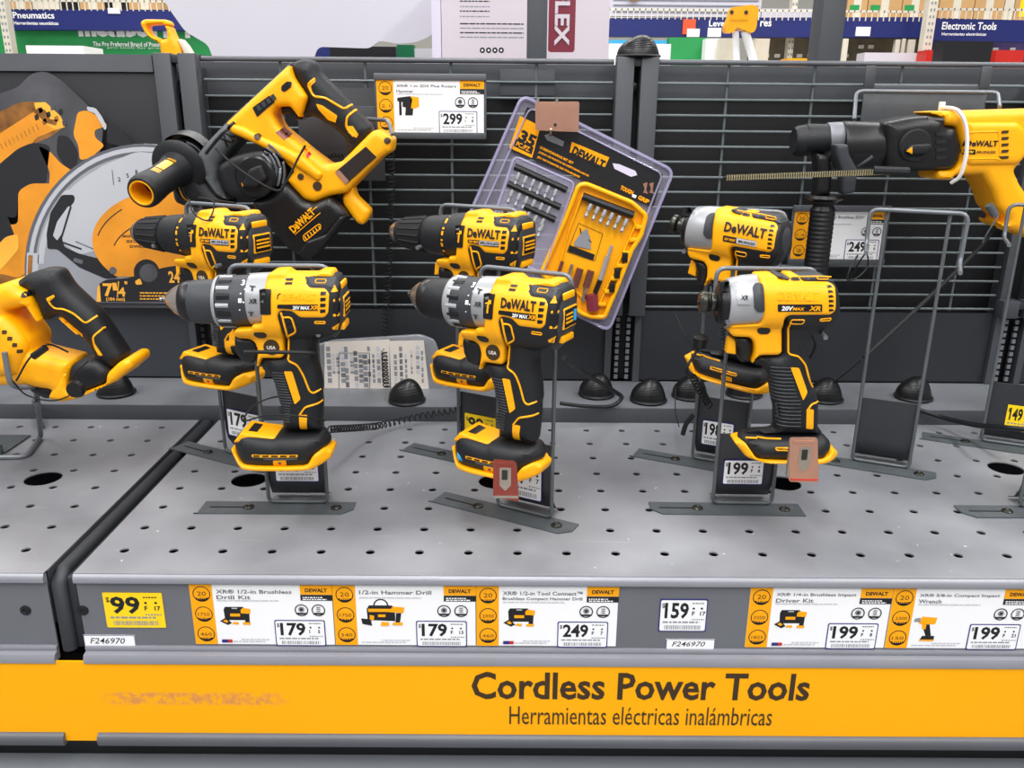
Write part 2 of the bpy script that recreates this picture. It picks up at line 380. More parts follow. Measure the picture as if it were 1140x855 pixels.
class Tool:
    def __init__(s, name, label, cat, place, tr, wc=0, group=None):
        s.root = thing(name, label, cat, place.o, place.a, group); s.root.rotation_euler[1] = getattr(place, 'tilt', 0); k = getattr(place, 'k', 1); s.root.scale = (k, k, k)
        s.V = []; s.F = []; s.wc = wc; s._b = None
    def solid(s, name, VF, m, parent=None, smooth=40, base=True, **k):
        o = mk(name, VF[0], VF[1], m, parent or s.root, smooth, **k)
        if base: n = len(s.V); s.V += [tuple(v) for v in VF[0]]; s.F += [tuple(i+n for i in f) for f in VF[1]]; s._b = None
        return o
    def surf(s, u, v):
        if s._b is None: s._b = BVHTree.FromPolygons([Vector(p) for p in s.V], s.F)
        h = s._b.ray_cast(Vector((u, s.wc-.3, v)), Vector((0, 1, 0)))
        return h[0].y if h[0] is not None else None
    def ww(s, P):
        L = [s.surf(*p[:2]) for p in P]; ok = [x for x in L if x is not None]; d = sorted(ok)[len(ok)//2] if ok else s.wc-.03
        return [d if x is None else x for x in L]
    def patch(s, name, out, m, t=.0008, r=.001, sp=.003, parent=None, base=False, **k):
        out = rpoly(out, r, 3); V, F, d, bd = tri2d(out, 0, sp); ws = s.ww(V)
        n = len(V); W = [(u, w_-t, v) for (u, v), w_ in zip(V, ws)]+[(u, w_+.0015, v) for (u, v), w_ in zip(V, ws)]
        FF = list(F)+[(b, a, a+n, b+n) for a, b in bd]
        return s.solid(name, (W, FF), m, parent, 40, base, **k)
    def text(s, name, t, u0, v0, wd, ht, m, parent=None, bold=.02, slant=0, rot=0, lift=.0011):
        V, F = text_fit(t, u0, v0, wd, ht, bold, slant, rot); ws = s.ww(V)
        return mk(name, [(u, w_-lift, v) for (u, v), w_ in zip(V, ws)], F, m, parent or s.root, 0)
    def stripe(s, name, P, r, m, parent=None, closed=False, sp=.002):
        P = [p[:2] for p in P]
        if closed: Q = resamp(rpoly(P, .003), sp)
        else:
            Q = [(p.x, p.y) for p in bend([(p[0], p[1], 0) for p in P], .004)]
            o = [Q[0]]
            for a, b in zip(Q, Q[1:]):
                k = max(1, int(math.hypot(b[0]-a[0], b[1]-a[1])/sp))
                o += [(a[0]+(b[0]-a[0])*j/k, a[1]+(b[1]-a[1])*j/k) for j in range(1, k+1)]
            Q = o
        ws = s.ww(Q); return mk(name, *tube([(u, w_-r*.25, v) for (u, v), w_ in zip(Q, ws)], r, 6, closed), m, parent or s.root, 60)
    def lathe(s, name, st, m, n=32, flat=1.0, **k):           # st: (u, v_top, v_bottom)
        R = []
        for u, a, b in st:
            c = (a+b)/2; r = max((a-b)/2, 2e-4); R.append([(u, s.wc-r*flat*math.sin(2*math.pi*j/n), c+r*math.cos(2*math.pi*j/n)) for j in range(n)])
        return s.solid(name, loft(R), m, **k)
def stations(fr, ox, oy, sc_, w, L):                # (crop x, y_top, y_bottom) -> (u, v_top, v_bottom)
    o = []
    for x, a, b in L:
        p = fr.P(ox+x/sc_, oy+a/sc_, w); q = fr.P(ox+x/sc_, oy+b/sc_, w); r = max(0, (p[1]-q[1])/2); n = fr.P(ox+x/sc_, oy+(a+b)/2/sc_, w-.8*r); o.append((n[0], p[1], q[1]))
    return o

# =================================================================== setting
mk('floor', *box(-7, 7, -3, 9, -ZD-.05, -ZD), 'floor_concrete', smooth=0, kind='structure')
mk('wall_back', *box(-7, 7, 8.6, 8.7, -ZD, 4.5), 'wall_paint', smooth=0, kind='structure')
YF, YB, YL = .731, 1.168, 1.166      # deck front, deck back, ledge front
YW = 1.30                            # wire panel plane
# ------------------------------------------------------------------ perforated decks
PITCH, HX, HY = .0508, -.3965, .7766
def deck(name, label, x0, x1, big, chamf=0):
    root = thing(name, label, 'shelf', ((x0+x1)/2, YF, 0)); cx = (x0+x1)/2
    c = bpy.data.curves.new('d', 'CURVE'); c.dimensions = '2D'; c.fill_mode = 'BOTH'; c.extrude = .0008
    def spl(P):
        sp = c.splines.new('POLY'); sp.points.add(len(P)-1); sp.use_cyclic_u = True
        for q, p in zip(sp.points, P): q.co = (p[0]-cx, p[1]-YF, 0, 1)
    spl([(x0, YF), (x1, YF), (x1, YB+.02), (x0, YB+.02)])
    for i in range(int((x0-HX)/PITCH)-1, int((x1-HX)/PITCH)+2):
        for j in range(9):
            X, Y = HX+i*PITCH, HY+j*PITCH
            if x0+.012 < X < x1-.012 and Y < YB+.01: spl([(X+.0048*math.cos(a), Y+.0048*math.sin(a)) for a in [k*math.pi/6 for k in range(12)]])
    for X, Y in big: spl([(X+.0215*math.cos(a), Y+.0215*math.sin(a)) for a in [k*math.pi/16 for k in range(32)]])
    t = bpy.data.objects.new('d', c); me = t.to_mesh(); V = [(v.co.x, v.co.y, v.co.z-.0008) for v in me.vertices]; F = [tuple(p.vertices) for p in me.polygons]
    t.to_mesh_clear(); bpy.data.objects.remove(t)
    mk('deck_plate', V, F, 'deck', root, 0)
    a, b = x0-cx, x1-cx
    # folded front: rounded lip, set-back face, bottom channel
    prof = [(.004, .0002), (-.001, -.001), (-.0035, -.005), (-.003, -.0095), (.001, -.0105), (.0022, -.0125)]
    mk('front_lip', *loft([[(x, y, z) for y, z in prof]+[(x, .006, -.0125), (x, .006, -.001)] for x in (a, b)]), 'lip', root, 50)
    mk('front_face', *box(a, b, .002, .004, -.085, -.0125), 'fascia', root, 0)
    mk('bottom_channel', *loft([[(x, y, z) for y, z in [(.003, -.0835), (-.001, -.0835), (-.002, -.0855), (-.001, -.0885), (-.0065, -.0895), (-.0085, -.0935), (-.0085, -.0985), (.003, -.0985)]] for x in (a, b)]), 'lip', root, 50)
    mk('side_flange', *box(a, a+.0015, .004, YB-YF, -.06, -.0016), 'column', root, 0)
    mk('side_flange', *box(b-.0015, b, .004, YB-YF, -.06, -.0016), 'column', root, 0)
    mk('support_shelf', *box(a+.002, b-.002, .03, YB-YF, -.055, -.052), 'black', root, 0)
    return root, cx
bigs = [onZ(x, y) for x, y in [(275, 533), (557, 538), (875, 541), (1117, 518)]]
snap = lambda p: (HX+(round((p.x-HX)/PITCH-.5)+.5)*PITCH, HY+(round((p.y-HY)/PITCH-.5)+.5)*PITCH)
d1, cx1 = deck('shelf_deck', 'wide grey perforated shelf deck carrying the six display drills, with price cards along its front', -.427, 1.05, [snap(p) for p in bigs])
d2, cx2 = deck('shelf_deck', 'grey perforated shelf deck left of the slanting gap, at the left edge of the photo', -1.15, -.456, [snap(onZ(43, 534)), ])
def rivet(px, py, root, cx):
    p = onY(px, py, YF+.001)
    mk('rivet', *revolve([(0, .0055), (.0012, .0055), (.0022, .004), (.0022, .002), (.0012, .0015)], (p.x-cx, .0025, p.z), (0, -1, 0), 16), 'black', root)
rivet(92, 680, d1, cx1); rivet(28, 680, d2, cx2)
# divider between the two decks
dv = thing('shelf_divider', 'dark grey metal divider filling the gap between the two shelf decks', 'divider', (-.4415, YF, 0))
mk('divider_bar', *box(-.0125, .0125, .006, YB-YF, -.09, -.008, .003), 'panel_dark', dv)
mk('divider_tube', *tube([(-.003, -.001+.005, -.088), (-.003, .004, -.012), (-.003, .016, -.006), (-.003, YB-YF, -.006)], .0075, 12), 'panel_dark', dv, 60)
# ------------------------------------------------------------------ orange sign strip with its channel
st = thing('aisle_sign_strip', 'long orange sign strip reading Cordless Power Tools under the price cards', 'sign', (0, YF-.006, 0))
mk('sign_board', *box(-1.15, 1.05, -.001, .001, -.194, -.097), 'sign_orange', st, 0)
for a, b in ((-1.15, -.4600), (-.425, 1.05)):
    mk('lower_channel', *loft([[(x, y, z) for y, z in [(.003, -.1835), (-.002, -.1835), (-.0055, -.186), (-.007, -.191), (-.005, -.197), (.003, -.198)]] for x in (a, b)]), 'rail', st, 50)
def linetext(par, t, pa, pb, Yp, m, bold, off, name):
    # text whose lower left / upper right corners are seen at the given pixels
    a = onY(*pa, Yp); b = onY(*pb, Yp); V, F = text_fit(t, a.x, a.z, b.x-a.x, b.z-a.z, bold)
    return mk(name, [(x-par.location.x, -off, z) for x, z in V], F, m, par, 0)
linetext(st, 'Cordless Power Tools', (525, 778.5), (904, 750), YF-.0075, 'ink_brown', .022, .0014, 'main_lettering')
linetext(st, 'Herramientas eléctricas inalámbricas', (567, 806.5), (861, 788), YF-.0075, 'ink_brown', .0, .0014, 'small_lettering')
# lower cabinet below the strip
lc = thing('lower_cabinet', 'grey steel cabinet base below the orange sign strip', 'cabinet', (0, YF, -ZD))
mk('cabinet_body', *box(-1.15, 1.05, .03, .5, 0, ZD-.25), 'fascia', lc, 0)
mk('cabinet_top', *box(-1.15, 1.05, -.28, .5, ZD-.245, ZD-.228, .004), 'cab_top', lc)
mk('recess_panel', *box(-1.15, 1.05, .012, .5, ZD-.227, ZD-.1), 'black', lc, 0)
# ------------------------------------------------------------------ back ledge
lg = thing('back_ledge', 'grey steel ledge running along the back of the shelf', 'ledge', (0, YL, 0))
mk('ledge_top', *box(-1.15, 1.05, 0, .131, .0205, .0225), 'ledge', lg, 0)
mk('ledge_front', *box(-1.15, 1.05, -.002, 0, -.0005, .0225, .0008), 'column', lg)
# ------------------------------------------------------------------ back panels
def xs(px, py, Y=YW): return onY(px, py, Y).x
zt = .509; zw0 = .4765; dz = .0221
XL = xs(206, 120); XM = xs(705.5, 120); XR = xs(1090, 434)+.03
bk = thing('back_board', 'dark steel back panel behind the wire grids', 'panel', (0, 1.33, .02))
mk('sheet', *box(-1.15, 1.25, 0, .004, -.01, .44), 'back_dark', bk, 0)
mk('top_band', *box(-1.15, 1.25, -.006, -.001, .437, .482), 'column', bk, 0)
for a_, b_ in ((XL+.029, XM-.029), (XM+.029, XR-.029), (XR+.029, 1.25)): mk('bottom_band', *box(a_, b_, -.03, -.026, .004, .118), 'panel_dark', bk, 0)
mk('bottom_band', *box(-1.15, XL-.029, -.03, -.026, .004, .120), 'panel_blue', bk, 0)
mk('rear_frame', *box(-1.15, 1.25, .004, .05, .40, .483, .002), 'column', bk)
def column(name, X, label, z1=zt):
    r = thing(name, label, 'upright', (X, YW, .023))
    for sx in (-1, 1):
        mk('column_cover', *box(sx*.0175-.0125, sx*.0175+.0125, -.024, -.002, .112, z1-.021, .0012), 'column', r)
        mk('upright_flange', *box(sx*.023-.005, sx*.023+.005, -.008, .022, 0, .47), 'column', r, 0)
    mk('inner_web', *box(-.006, .006, .012, .021, .0, z1-.025), 'matte_black', r, 0)
    mk('column_cap', *box(-.006, .006, -.022, .02, z1-.034, z1-.023, .001), 'panel_dark', r)
    V = MB()
    for k in range(11):
        z = .004+k*.0105
        for sx in (-.0085, .0085): V.add(box(sx-.0028, sx+.0028, -.004, .0, z, z+.0065))
    V.build('slot_strip', 'ledge' if name != 'gondola_upright' or X > -.3 else 'matte_black', r, 0, kind='stuff')
    return r
cL = column('gondola_upright', XL, 'grey double-strip upright at the left, right of the saw poster')
cM = column('gondola_upright', XM, 'grey double-strip upright behind the hanging bit set pack')
cR = column('gondola_upright', XR, 'dark slotted upright at the right edge of the photo', .16)
for c_ in (cL, cM):
    mk('bolt', *revolve([(0, .005), (.003, .005), (.004, .003)], (.0, -.001, zt-.06), (0, -1, 0), 12), 'black', c_)
def grid(x0, x1, vx, label, n=16):
    r = thing('wire_grid', label, 'wire grid', ((x0+x1)/2, YW, zw0)); cx = (x0+x1)/2
    me = None
    for k in range(n):
        if me is None:
            o = mk('wire', *tube([(x0-cx, 0, 0), (x1-cx, 0, 0)], .0019, 6), 'wire_panel', r, 60); me = o.data
        else: o = bpy.data.objects.new('wire', me); C.objects.link(o); o.parent = r
        o.location = (0, 0, -k*dz)
    mk('top_rail', *tube([(x0-cx, -.002, zt-zw0-.004), (x1-cx, -.002, zt-zw0-.004)], .0038, 8), 'rail', r, 60)
    me = None
    for X in vx:
        if me is None: o = mk('vertical_wire', *tube([(0, .0045, zt-zw0-.004), (0, .0045, -(n-1)*dz-.004)], .0024, 6), 'wire_panel', r, 60); me = o.data
        else: o = bpy.data.objects.new('vertical_wire', me); C.objects.link(o); o.parent = r
        o.location = (X-cx, 0, 0)
    return r
grid(XL+.032, XM-.032, [xs(x, 100) for x in (313, 407, 502, 597)], 'grey wire grid panel on the left, behind the tilted rotary hammer')
grid(XM+.032, XR-.032, [xs(x, 100) for x in (810, 906, 1003, 1100)], 'grey wire grid panel on the right, behind the impact drivers')
grid(XR+.032, XR+.3, [XR+.12], 'sliver of wire grid at the far right edge behind the last upright')
mk('top_rail', *box(-1.15, XL-.03, -.0, .012, -.02, .0), 'rail', thing('panel_cap', 'grey top rail above the saw poster', 'rail', (0, YW-.012, zt)), 0)
# tall posts rising above the panels
def post(x0, x1, Y, label):
    a = onY(x0, 40, Y); b = onY(x1, 40, Y); r = thing('gondola_post', label, 'post', ((a.x+b.x)/2, Y, .30)); h = (b.x-a.x)/2
    mk('post_body', *box(-h, h, 0, .05, 0, .55, .002), 'column', r)
post(587, 609, 1.381, 'dark grey post rising above the panels in front of the printed box')
post(913, 939, 1.381, 'dark grey post rising above the panels at right, before the blue beam')
# small label clip plate on the left post
p = onY(595, 92, 1.296)
mk('clip_plate', *box(-.04, .04, .001, .003, -.018, .018, .0009), 'column', tag(thing('clip_plate_holder', 'grey rounded plate behind the top wires under the left tall post', 'plate', (p.x-.01, 1.302, p.z)), None, None))

# ------------------------------------------------------------------ saw poster (flat print on a board)
zp0 = onY(150, 337, 1.285).z; zp1 = onY(150, 80, 1.285).z; xp1 = XL-.034
po = thing('saw_poster', 'circular saw poster with an orange 7 1/4 24T blade, left of the upright', 'poster', (xp1, 1.287, zp0))
mk('board', *box(-.50, 0, 0, .004, 0, zp1-zp0, .0008), 'art_black', po)
mk('bottom_rail', *box(-.55, .03, -.012, .006, -.006, .0, .001), 'rail', po)
mk('top_rail', *box(-.55, .0, -.004, .006, zp1-zp0, zt-zp0), 'rail', po, 0)
cutR = onY(216, 250, 1.271).x-xp1
fp = Frame((xp1, 1.271, zp0)); K = crop(fp, 0, 60, 2.948); pr = Print((-.50, .001, -.001, zp1-zp0)); cut = (-.50, .001, cutR, zp1-zp0)
def art(P, m, l, r=.004):
    if l >= 9 and pr.clip is not cut: pr.clip = cut
    pr.poly([p[:2] for p in rpoly(K(P), r)], m, l)
art([(-60, 150), (60, 110), (100, 65), (150, 55), (200, 85), (290, 170), (340, 235), (330, 330), (200, 420), (-60, 520)], 'art_smoke', 1, .012)
art([(-60, 220), (60, 160), (110, 155), (150, 165), (215, 235), (170, 270), (60, 320), (-60, 420)], 'art_brown', 2, .006)
art([(-60, 300), (40, 235), (110, 190), (150, 170), (190, 200), (205, 240), (120, 275), (100, 300), (-60, 400)], 'art_orange', 3, .004)
art([(110, 160), (150, 158), (200, 205), (215, 240), (180, 250), (130, 215)], 'art_light', 4, .003)
art([(-60, 420), (0, 360), (60, 310), (110, 290), (165, 300), (150, 430), (60, 450), (55, 540), (-60, 520)], 'art_black', 4, .008)
art([(255, 190), (290, 185), (335, 215), (355, 235), (310, 250), (312, 275), (345, 300), (300, 340), (262, 350), (258, 300), (240, 265)], 'art_orange', 4, .006)
art([(125, 300), (165, 320), (200, 360), (240, 385), (240, 430), (200, 460), (160, 440), (165, 390)], 'art_orange', 4, .006)
art([(190, 265), (225, 270), (258, 320), (250, 385), (215, 370), (185, 330)], 'art_black', 5, .01)
art([(60, 450), (100, 425), (170, 425), (210, 440), (120, 560), (85, 740), (-60, 790), (-60, 560), (60, 560)], 'art_orange', 5, .008)
art([(-60, 480), (0, 480), (30, 545), (50, 600), (40, 650), (-60, 700)], 'art_black', 6, .006)
art([(-20, 640), (20, 600), (60, 590), (62, 640), (20, 690), (-10, 720)], 'art_light', 7, .005)
art([(-60, 760), (0, 720), (60, 735), (90, 715), (90, 800), (-60, 800)], 'art_brown', 6, .005)
art([(285, 172), (315, 178), (335, 205), (352, 240), (345, 252), (330, 225), (312, 195), (288, 186)], 'art_silver_light', 8, .003)
art([(355, 225), (380, 228), (440, 300), (420, 310), (350, 290)], 'art_black', 8, .004)
def arc(cx, cy, rx, ry, a0, a1, n=40): return [(cx+rx*math.cos(math.radians(a0+(a1-a0)*k/n)), cy-ry*math.sin(math.radians(a0+(a1-a0)*k/n))) for k in range(n+1)]
def sect(cx, cy, R, r, a0, a1, m, l): art(arc(cx, cy, R, R*1.03, a0, a1)+arc(cx, cy, r, r*1.03, a1, a0), m, l, 0)
art(arc(470, 700, 388, 405, 0, 200)+[(100, 820), (620, 820), (700, 700)], 'art_silver_dark', 9, 0)
art(arc(470, 700, 376, 395, 0, 200)+[(110, 817), (620, 817), (690, 700)], 'art_silver_light', 10, 0)
art(arc(470, 700, 362, 380, 0, 200)+[(120, 816), (620, 816), (680, 700)], 'art_silver_dark', 11, 0)
art(arc(470, 700, 352, 368, 0, 200)+[(130, 815), (620, 815), (670, 700)], 'art_silver', 12, 0)
sect(470, 700, 345, 318, 100, 138, 'art_silver_light', 13)
art([(205, 450), (250, 440), (330, 370), (450, 320), (560, 330), (620, 400), (620, 560), (480, 600), (260, 660), (180, 600)], 'art_silver_light', 14, .01)
art([(205, 462), (246, 462), (248, 482), (230, 505), (205, 600), (212, 632), (262, 655), (330, 672), (385, 676), (398, 705), (388, 735), (350, 738), (262, 700), (190, 640), (158, 640), (155, 590), (168, 520)], 'art_black', 15, .004)
art([(226, 500), (236, 500), (208, 585), (190, 612), (176, 596), (190, 550)], 'art_silver_light', 16, .002)
art([(245, 668), (275, 676), (272, 690), (242, 680)], 'art_silver_dark', 16, .002)
sect(470, 700, 345, 325, 138, 178, 'art_silver_light', 13); sect(470, 700, 325, 312, 95, 150, 'art_silver_dark', 13)
art([(110, 190), (128, 175), (150, 185), (165, 215), (190, 215), (185, 235), (150, 225)], 'art_brown', 6, .002)
for i in range(14): pr.line([p[:2] for p in K([(-50+13*i, 322-7*i), (-42+13*i, 340-7*i)])], .0008, 'art_brown', 6)
for i in range(9): art([(100+13*i, 165+(i*37) % 60), (112+13*i, 160+(i*37) % 60), (116+13*i, 176+(i*37) % 60), (104+13*i, 182+(i*37) % 60)], ('art_brown', 'art_black', 'art_smoke')[i % 3], 6, .001)
art([(90, 650), (130, 655), (125, 745), (88, 742)], 'art_silver_light', 13, .003)
art([(95, 660), (110, 660), (106, 735), (92, 735)], 'art_brown', 14, .002)
pr.line([p[:2] for p in K([(235, 500), (200, 615), (270, 640)])], .0025, 'art_black', 17)
pr.line([p[:2] for p in K([(250, 615), (310, 640)])], .0016, 'art_silver_dark', 16)
pr.line([p[:2] for p in K([(370, 380), (375, 430)])], .0012, 'art_silver_dark', 16)
for i, t in enumerate('258'): q = fp.P((390+28*i)/2.948, 60+(418-12*i)/2.948); pr.text(t, q[0], q[1], ht=.006, m='art_black', layer=16)
art(arc(560, 610, 255, 165, 90, 225)+[(385, 730), (620, 730), (620, 480)], 'art_orange', 17, 0)
pr.line([p[:2] for p in K(arc(560, 640, 245, 170, 130, 165, 8))], .0016, 'art_black', 18)
pr.line([p[:2] for p in K(arc(560, 660, 190, 120, 130, 165, 8))], .0016, 'art_black', 18)
for i, t in enumerate(('MAGNESIUM', 'SIDE DEPTH', 'DWE57')):
    q = fp.P((405+i*12)/2.948, 60+(602+17*i)/2.948); pr.text(t, q[0], q[1], ht=.0042, wd=.026, m='art_black', layer=18, bold=.03)
art([(320, 812), (325, 755), (350, 740), (420, 735), (540, 700), (610, 690), (632, 720), (635, 812)], 'art_black', 19, .006)
art([(320, 812), (322, 765), (330, 755), (334, 812)], 'art_light', 20, 0)
for P_ in (arc(483, 715, 42, 42, 0, 360, 20),): art(P_, 'art_black', 20, 0)
art(arc(490, 718, 30, 30, 0, 360, 20), 'art_smoke', 21, 0)
a = fp.P(345/2.948, 60+795/2.948)
for t, x0, y0, x1, y1 in (('7', 345, 795, 372, 752), ('1', 374, 775, 385, 750), ('4', 392, 795, 412, 765), ('(184 mm)', 352, 812, 412, 798), ('24T', 558, 750, 612, 712), ('"', 412, 755, 420, 745)):
    q = fp.P(x0/2.948, 60+y0/2.948); q2 = fp.P(x1/2.948, 60+y1/2.948); pr.text(t, q[0], q[1], q2[0]-q[0], q2[1]-q[1], 'art_light', 22, .03)
pr.line([p[:2] for p in K([(388, 798), (392, 745)])], .0015, 'art_light', 22)
art(arc(373, 710, 12, 12, 0, 360, 14), 'art_silver_dark', 21, 0)
art([(445, 745), (462, 735), (470, 755), (450, 757)], 'art_light', 22, .002)
for i in range(3): q = fp.P(462/2.948, 60+(785+10*i)/2.948); pr.scribble(q[0], q[1], q[0]+.05, .002, 'art_light', 22)
po_print = mk('print', [(x, y-.0157, z) for x, y, z in pr.V], pr.F, pr.ms, po, 0, idx=pr.I)
tmp = Print(cut); tmp.poly([p[:2] for p in K(arc(470, 700, 388, 405, 0, 200)+[(100, 820), (620, 820), (700, 700)])], 'paper', 1)
mk('cutout_board', [(x, -.0152, z) for x, y, z in tmp.V]+[(x, -.0125, z) for x, y, z in tmp.V], tmp.F+[tuple(i+len(tmp.V) for i in f) for f in tmp.F], 'paper', po, 0)

# ------------------------------------------------------------------ price cards
def tech_icon(p, x, z, r, kind):
    p.disc(x, z, r, 'ink', 6, r2=r*.84); p.rect(x-r*.8, z-r*.7, x+r*.8, z-r*.42, 'ink', 7, .0004)
    if kind == 0: p.disc(x, z+r*.15, r*.45, 'ink_grey', 7); p.disc(x, z+r*.15, r*.22, 'ink', 8)
    else:
        for k in range(3): p.rect(x-r*.28, z-r*.25+k*r*.32, x+r*.28, z-r*.05+k*r*.32, 'ink_grey', 7)
def pricebox(p, x0, z0, x1, z1, price, nums, border=True, paper='paper', L=6, cut=0):
    W = x1-x0; H = z1-z0
    if border: p.rect(x0, z0, x1, z1, 'navy', L, .0022)
    b = .0011 if border else 0
    p.rect(x0+b, z0+b, x1-b, z1-b, paper, L+1, .0018)
    p.text('$', x0+W*.045, z0+H*.72, ht=H*.16, m='ink', layer=L+2)
    p.text(price, x0+W*.11, z0+H*.40, W*.5, H*.5, 'ink', L+2, .03)
    p.scribble(x0+W*.68, z0+H*.86, x0+W*.92, H*.035, 'ink', L+2)
    for i, t in enumerate(nums):
        p.text(t, x0+W*(.68+.17*i), z0+H*.5, ht=H*.13, m='ink', layer=L+2, bold=.03)
        p.disc(x0+W*(.71+.17*i), z0+H*.72, H*.035, 'ink', L+2, n=8)
    p.scribble(x0+W*.68, z0+H*.36, x0+W*.95, H*.04, 'ink_grey', L+2)
    p.scribble(x0+W*.08, z0+H*.27, x0+W*.85, H*.05, 'ink_grey', L+2)
    p.bars(x0+W*.12, z0+H*.07, x0+W*.88, z0+H*.2, 'ink_grey', L+2)
def picture(p, x, z, s, kind):
    q = lambda P, m, l: p.poly([(x+a*s, z+b*s) for a, b in P], m, l)
    if kind == 'case':
        q([(.25, .25), (1.2, .25), (1.25, .8), (1.1, .95), (.3, .95), (.22, .8)], 'ink', 4); q([(.5, .45), (.95, .45), (.95, .6), (.5, .6)], 'card_orange', 5)
        q([(.6, .85), (.85, .85), (.85, .9), (.6, .9)], 'ink_pale', 5)
        q([(.0, .2), (.35, .0), (.55, .1), (.3, .4)], 'ink', 6); q([(.15, .22), (.3, .12), (.4, .18), (.28, .3)], 'card_orange', 7)
        q([(1.0, .62), (1.42, .6), (1.45, .85), (1.1, .9), (1.0, .8)], 'card_orange', 6); q([(1.2, .6), (1.38, .6), (1.36, .1), (1.15, .12)], 'ink', 6)
        q([(.55, .05), (.85, .02), (.85, .15), (.6, .16)], 'card_orange', 6); q([(1.05, .02), (1.4, .02), (1.4, .15), (1.05, .15)], 'card_orange', 7)
    elif kind == 'bag':
        q([(.3, .3), (1.6, .25), (1.6, 1.0), (1.45, 1.1), (.4, 1.1), (.28, .9)], 'ink', 4); q([(.35, .75), (1.55, .75), (1.55, .92), (.35, .92)], 'card_orange', 5)
        p.disc(x+.95*s, z+1.1*s, .35*s, 'ink', 4, r2=.28*s, a0=0, a1=math.pi)
        q([(.0, .4), (.45, .35), (.5, .0), (.05, .1)], 'ink', 6); q([(.4, .35), (.6, .3), (.62, .55), (.42, .6)], 'card_orange', 7)
        q([(1.3, .75), (2.0, .7), (2.05, 1.0), (1.5, 1.05)], 'card_orange', 6); q([(1.65, .7), (1.9, .7), (1.8, .1), (1.6, .1)], 'ink', 7)
        q([(.9, .0), (1.3, .0), (1.3, .2), (.95, .22)], 'card_orange', 7); q([(1.45, .05), (1.95, .05), (1.95, .2), (1.5, .2)], 'card_orange', 8)
        q([(.8, .48), (1.15, .48), (1.15, .62), (.8, .62)], 'card_orange', 6)
    elif kind == 'wrench':
        q([(.15, .95), (.9, .95), (.95, 1.3), (.25, 1.35)], 'card_orange', 4); q([(-.1, 1.1), (.2, 1.05), (.2, 1.3), (-.05, 1.25)], 'ink_grey', 5)
        q([(.3, .95), (.65, .95), (.8, .35), (.55, .35)], 'ink', 5); q([(.3, .95), (.5, .95), (.5, .7), (.35, .7)], 'card_orange', 6)
        q([(.3, .1), (.95, .1), (.95, .35), (.4, .35)], 'ink', 6); q([(.3, .08), (.95, .08), (.95, .16), (.3, .16)], 'card_orange', 7)
    else:   # rotary hammer
        q([(.0, .8), (.35, .75), (.35, 1.05), (.0, 1.0)], 'ink', 4); q([(.3, .5), (.8, .35), (.9, .9), (.8, 1.1), (.35, 1.05)], 'ink', 5)
        q([(.8, .4), (1.15, .4), (1.2, 1.05), (.8, 1.1)], 'card_orange', 5); q([(1.15, .5), (1.3, .45), (1.3, 1.05), (1.15, 1.05)], 'card_orange', 6)
        q([(.45, .0), (.9, .0), (.95, .4), (.5, .45)], 'ink', 6); q([(.1, .0), (.25, .0), (.25, .8), (.1, .8)], 'ink', 6)
def card(label, x0, x1, title, sub, circ, pic, price, nums, Y=YF+.0019, zr=None, zb=-.0812, ztp=-.0125, flag=False, pbox=True, name='price_card', group='price cards'):
    r = thing(name, label, 'price card', (x0, Y, zb), 0, group); W = x1-x0; H = ztp-zb
    mk('card', *box(0, W-.0006, -.0005, .0, 0, H), 'paper', r, 0)
    p = Print(); p.rect(0, 0, W*.158, H, 'card_orange', 5)
    for i, t in enumerate(circ):
        cz = H*(.845-.335*i); R = W*.062; cx = W*.082
        p.disc(cx, cz, R, 'ink', 6, r2=R*.9); p.poly([(cx+R*.96*math.cos(math.radians(210+120*k/8)), cz+R*.96*math.sin(math.radians(210+120*k/8))) for k in range(9)], 'ink', 6)
        p.text(t, cx-R*.5 if len(t) < 3 else cx-R*.66, cz-R*.22, R*(1.0 if len(t) < 3 else 1.32), R*(.55 if len(t) < 3 else .42), 'ink_brown', 7, -.005); p.scribble(cx-R*.5, cz-R*.62, cx+R*.5, R*.16, 'card_orange', 8)
    for i, t in enumerate(title): p.text(t, W*.185, H*(.855-.095*i), min(W*.56, W*.0265*len(t)), H*(.066), 'ink_soft', 6, .015)
    p.scribble(W*.185, H*(.79-.06*(len(title)-1)), W*.62, H*.018, 'ink_pale', 6); p.scribble(W*.185, H*.04, W*.5, H*.02, 'ink_pale', 6); p.scribble(W*.33, H*.075, W*.53, H*.02, 'ink_pale', 6)
    p.rect(W*.775, H*.845, W, H, 'card_orange', 6); p.text('DEWALT', W*.81, H*.885, W*.155, H*.062, 'ink', 7, .04)
    p.rect(W*.775, H*.745, W, H*.84, 'ink', 6); p.scribble(W*.79, H*.79, W*.93, H*.018, 'white', 7); p.scribble(W*.79, H*.758, W*.96, H*.018, 'white', 7)
    for i, k in enumerate((.775, .895)): tech_icon(p, W*k, H*.585, W*.048, i)
    picture(p, W*.19, H*(.33 if pic != 'wrench' else .1), W*(.155 if pic != 'bag' else .15), pic)
    if flag: p.rect(W*.19, H*.03, W*.235, H*.085, 'navy', 7); p.rect(W*.235, H*.03, W*.265, H*.085, 'red', 7)
    if pbox: pricebox(p, W*.575, -H*.02, W*.935, H*.42, price, nums)
    p.build('print', r); return r
def fx(px): return onY(px, 680, YF+.002).x
card('price card at $179 titled Brushless Drill Kit, leftmost white card on the shelf edge', fx(214), fx(371.3), ['XR® 1/2-in Brushless', 'Drill Kit'], 1, ['20', '1750', '460'], 'case', '179', '15', flag=True)
card('price card at $179 titled 1/2-in Hammer Drill, with a tool bag picture', fx(371.7), fx(530), ['1/2-in Hammer Drill'], 1, ['20', '1750', '340'], 'bag', '179', ['F', '13'])
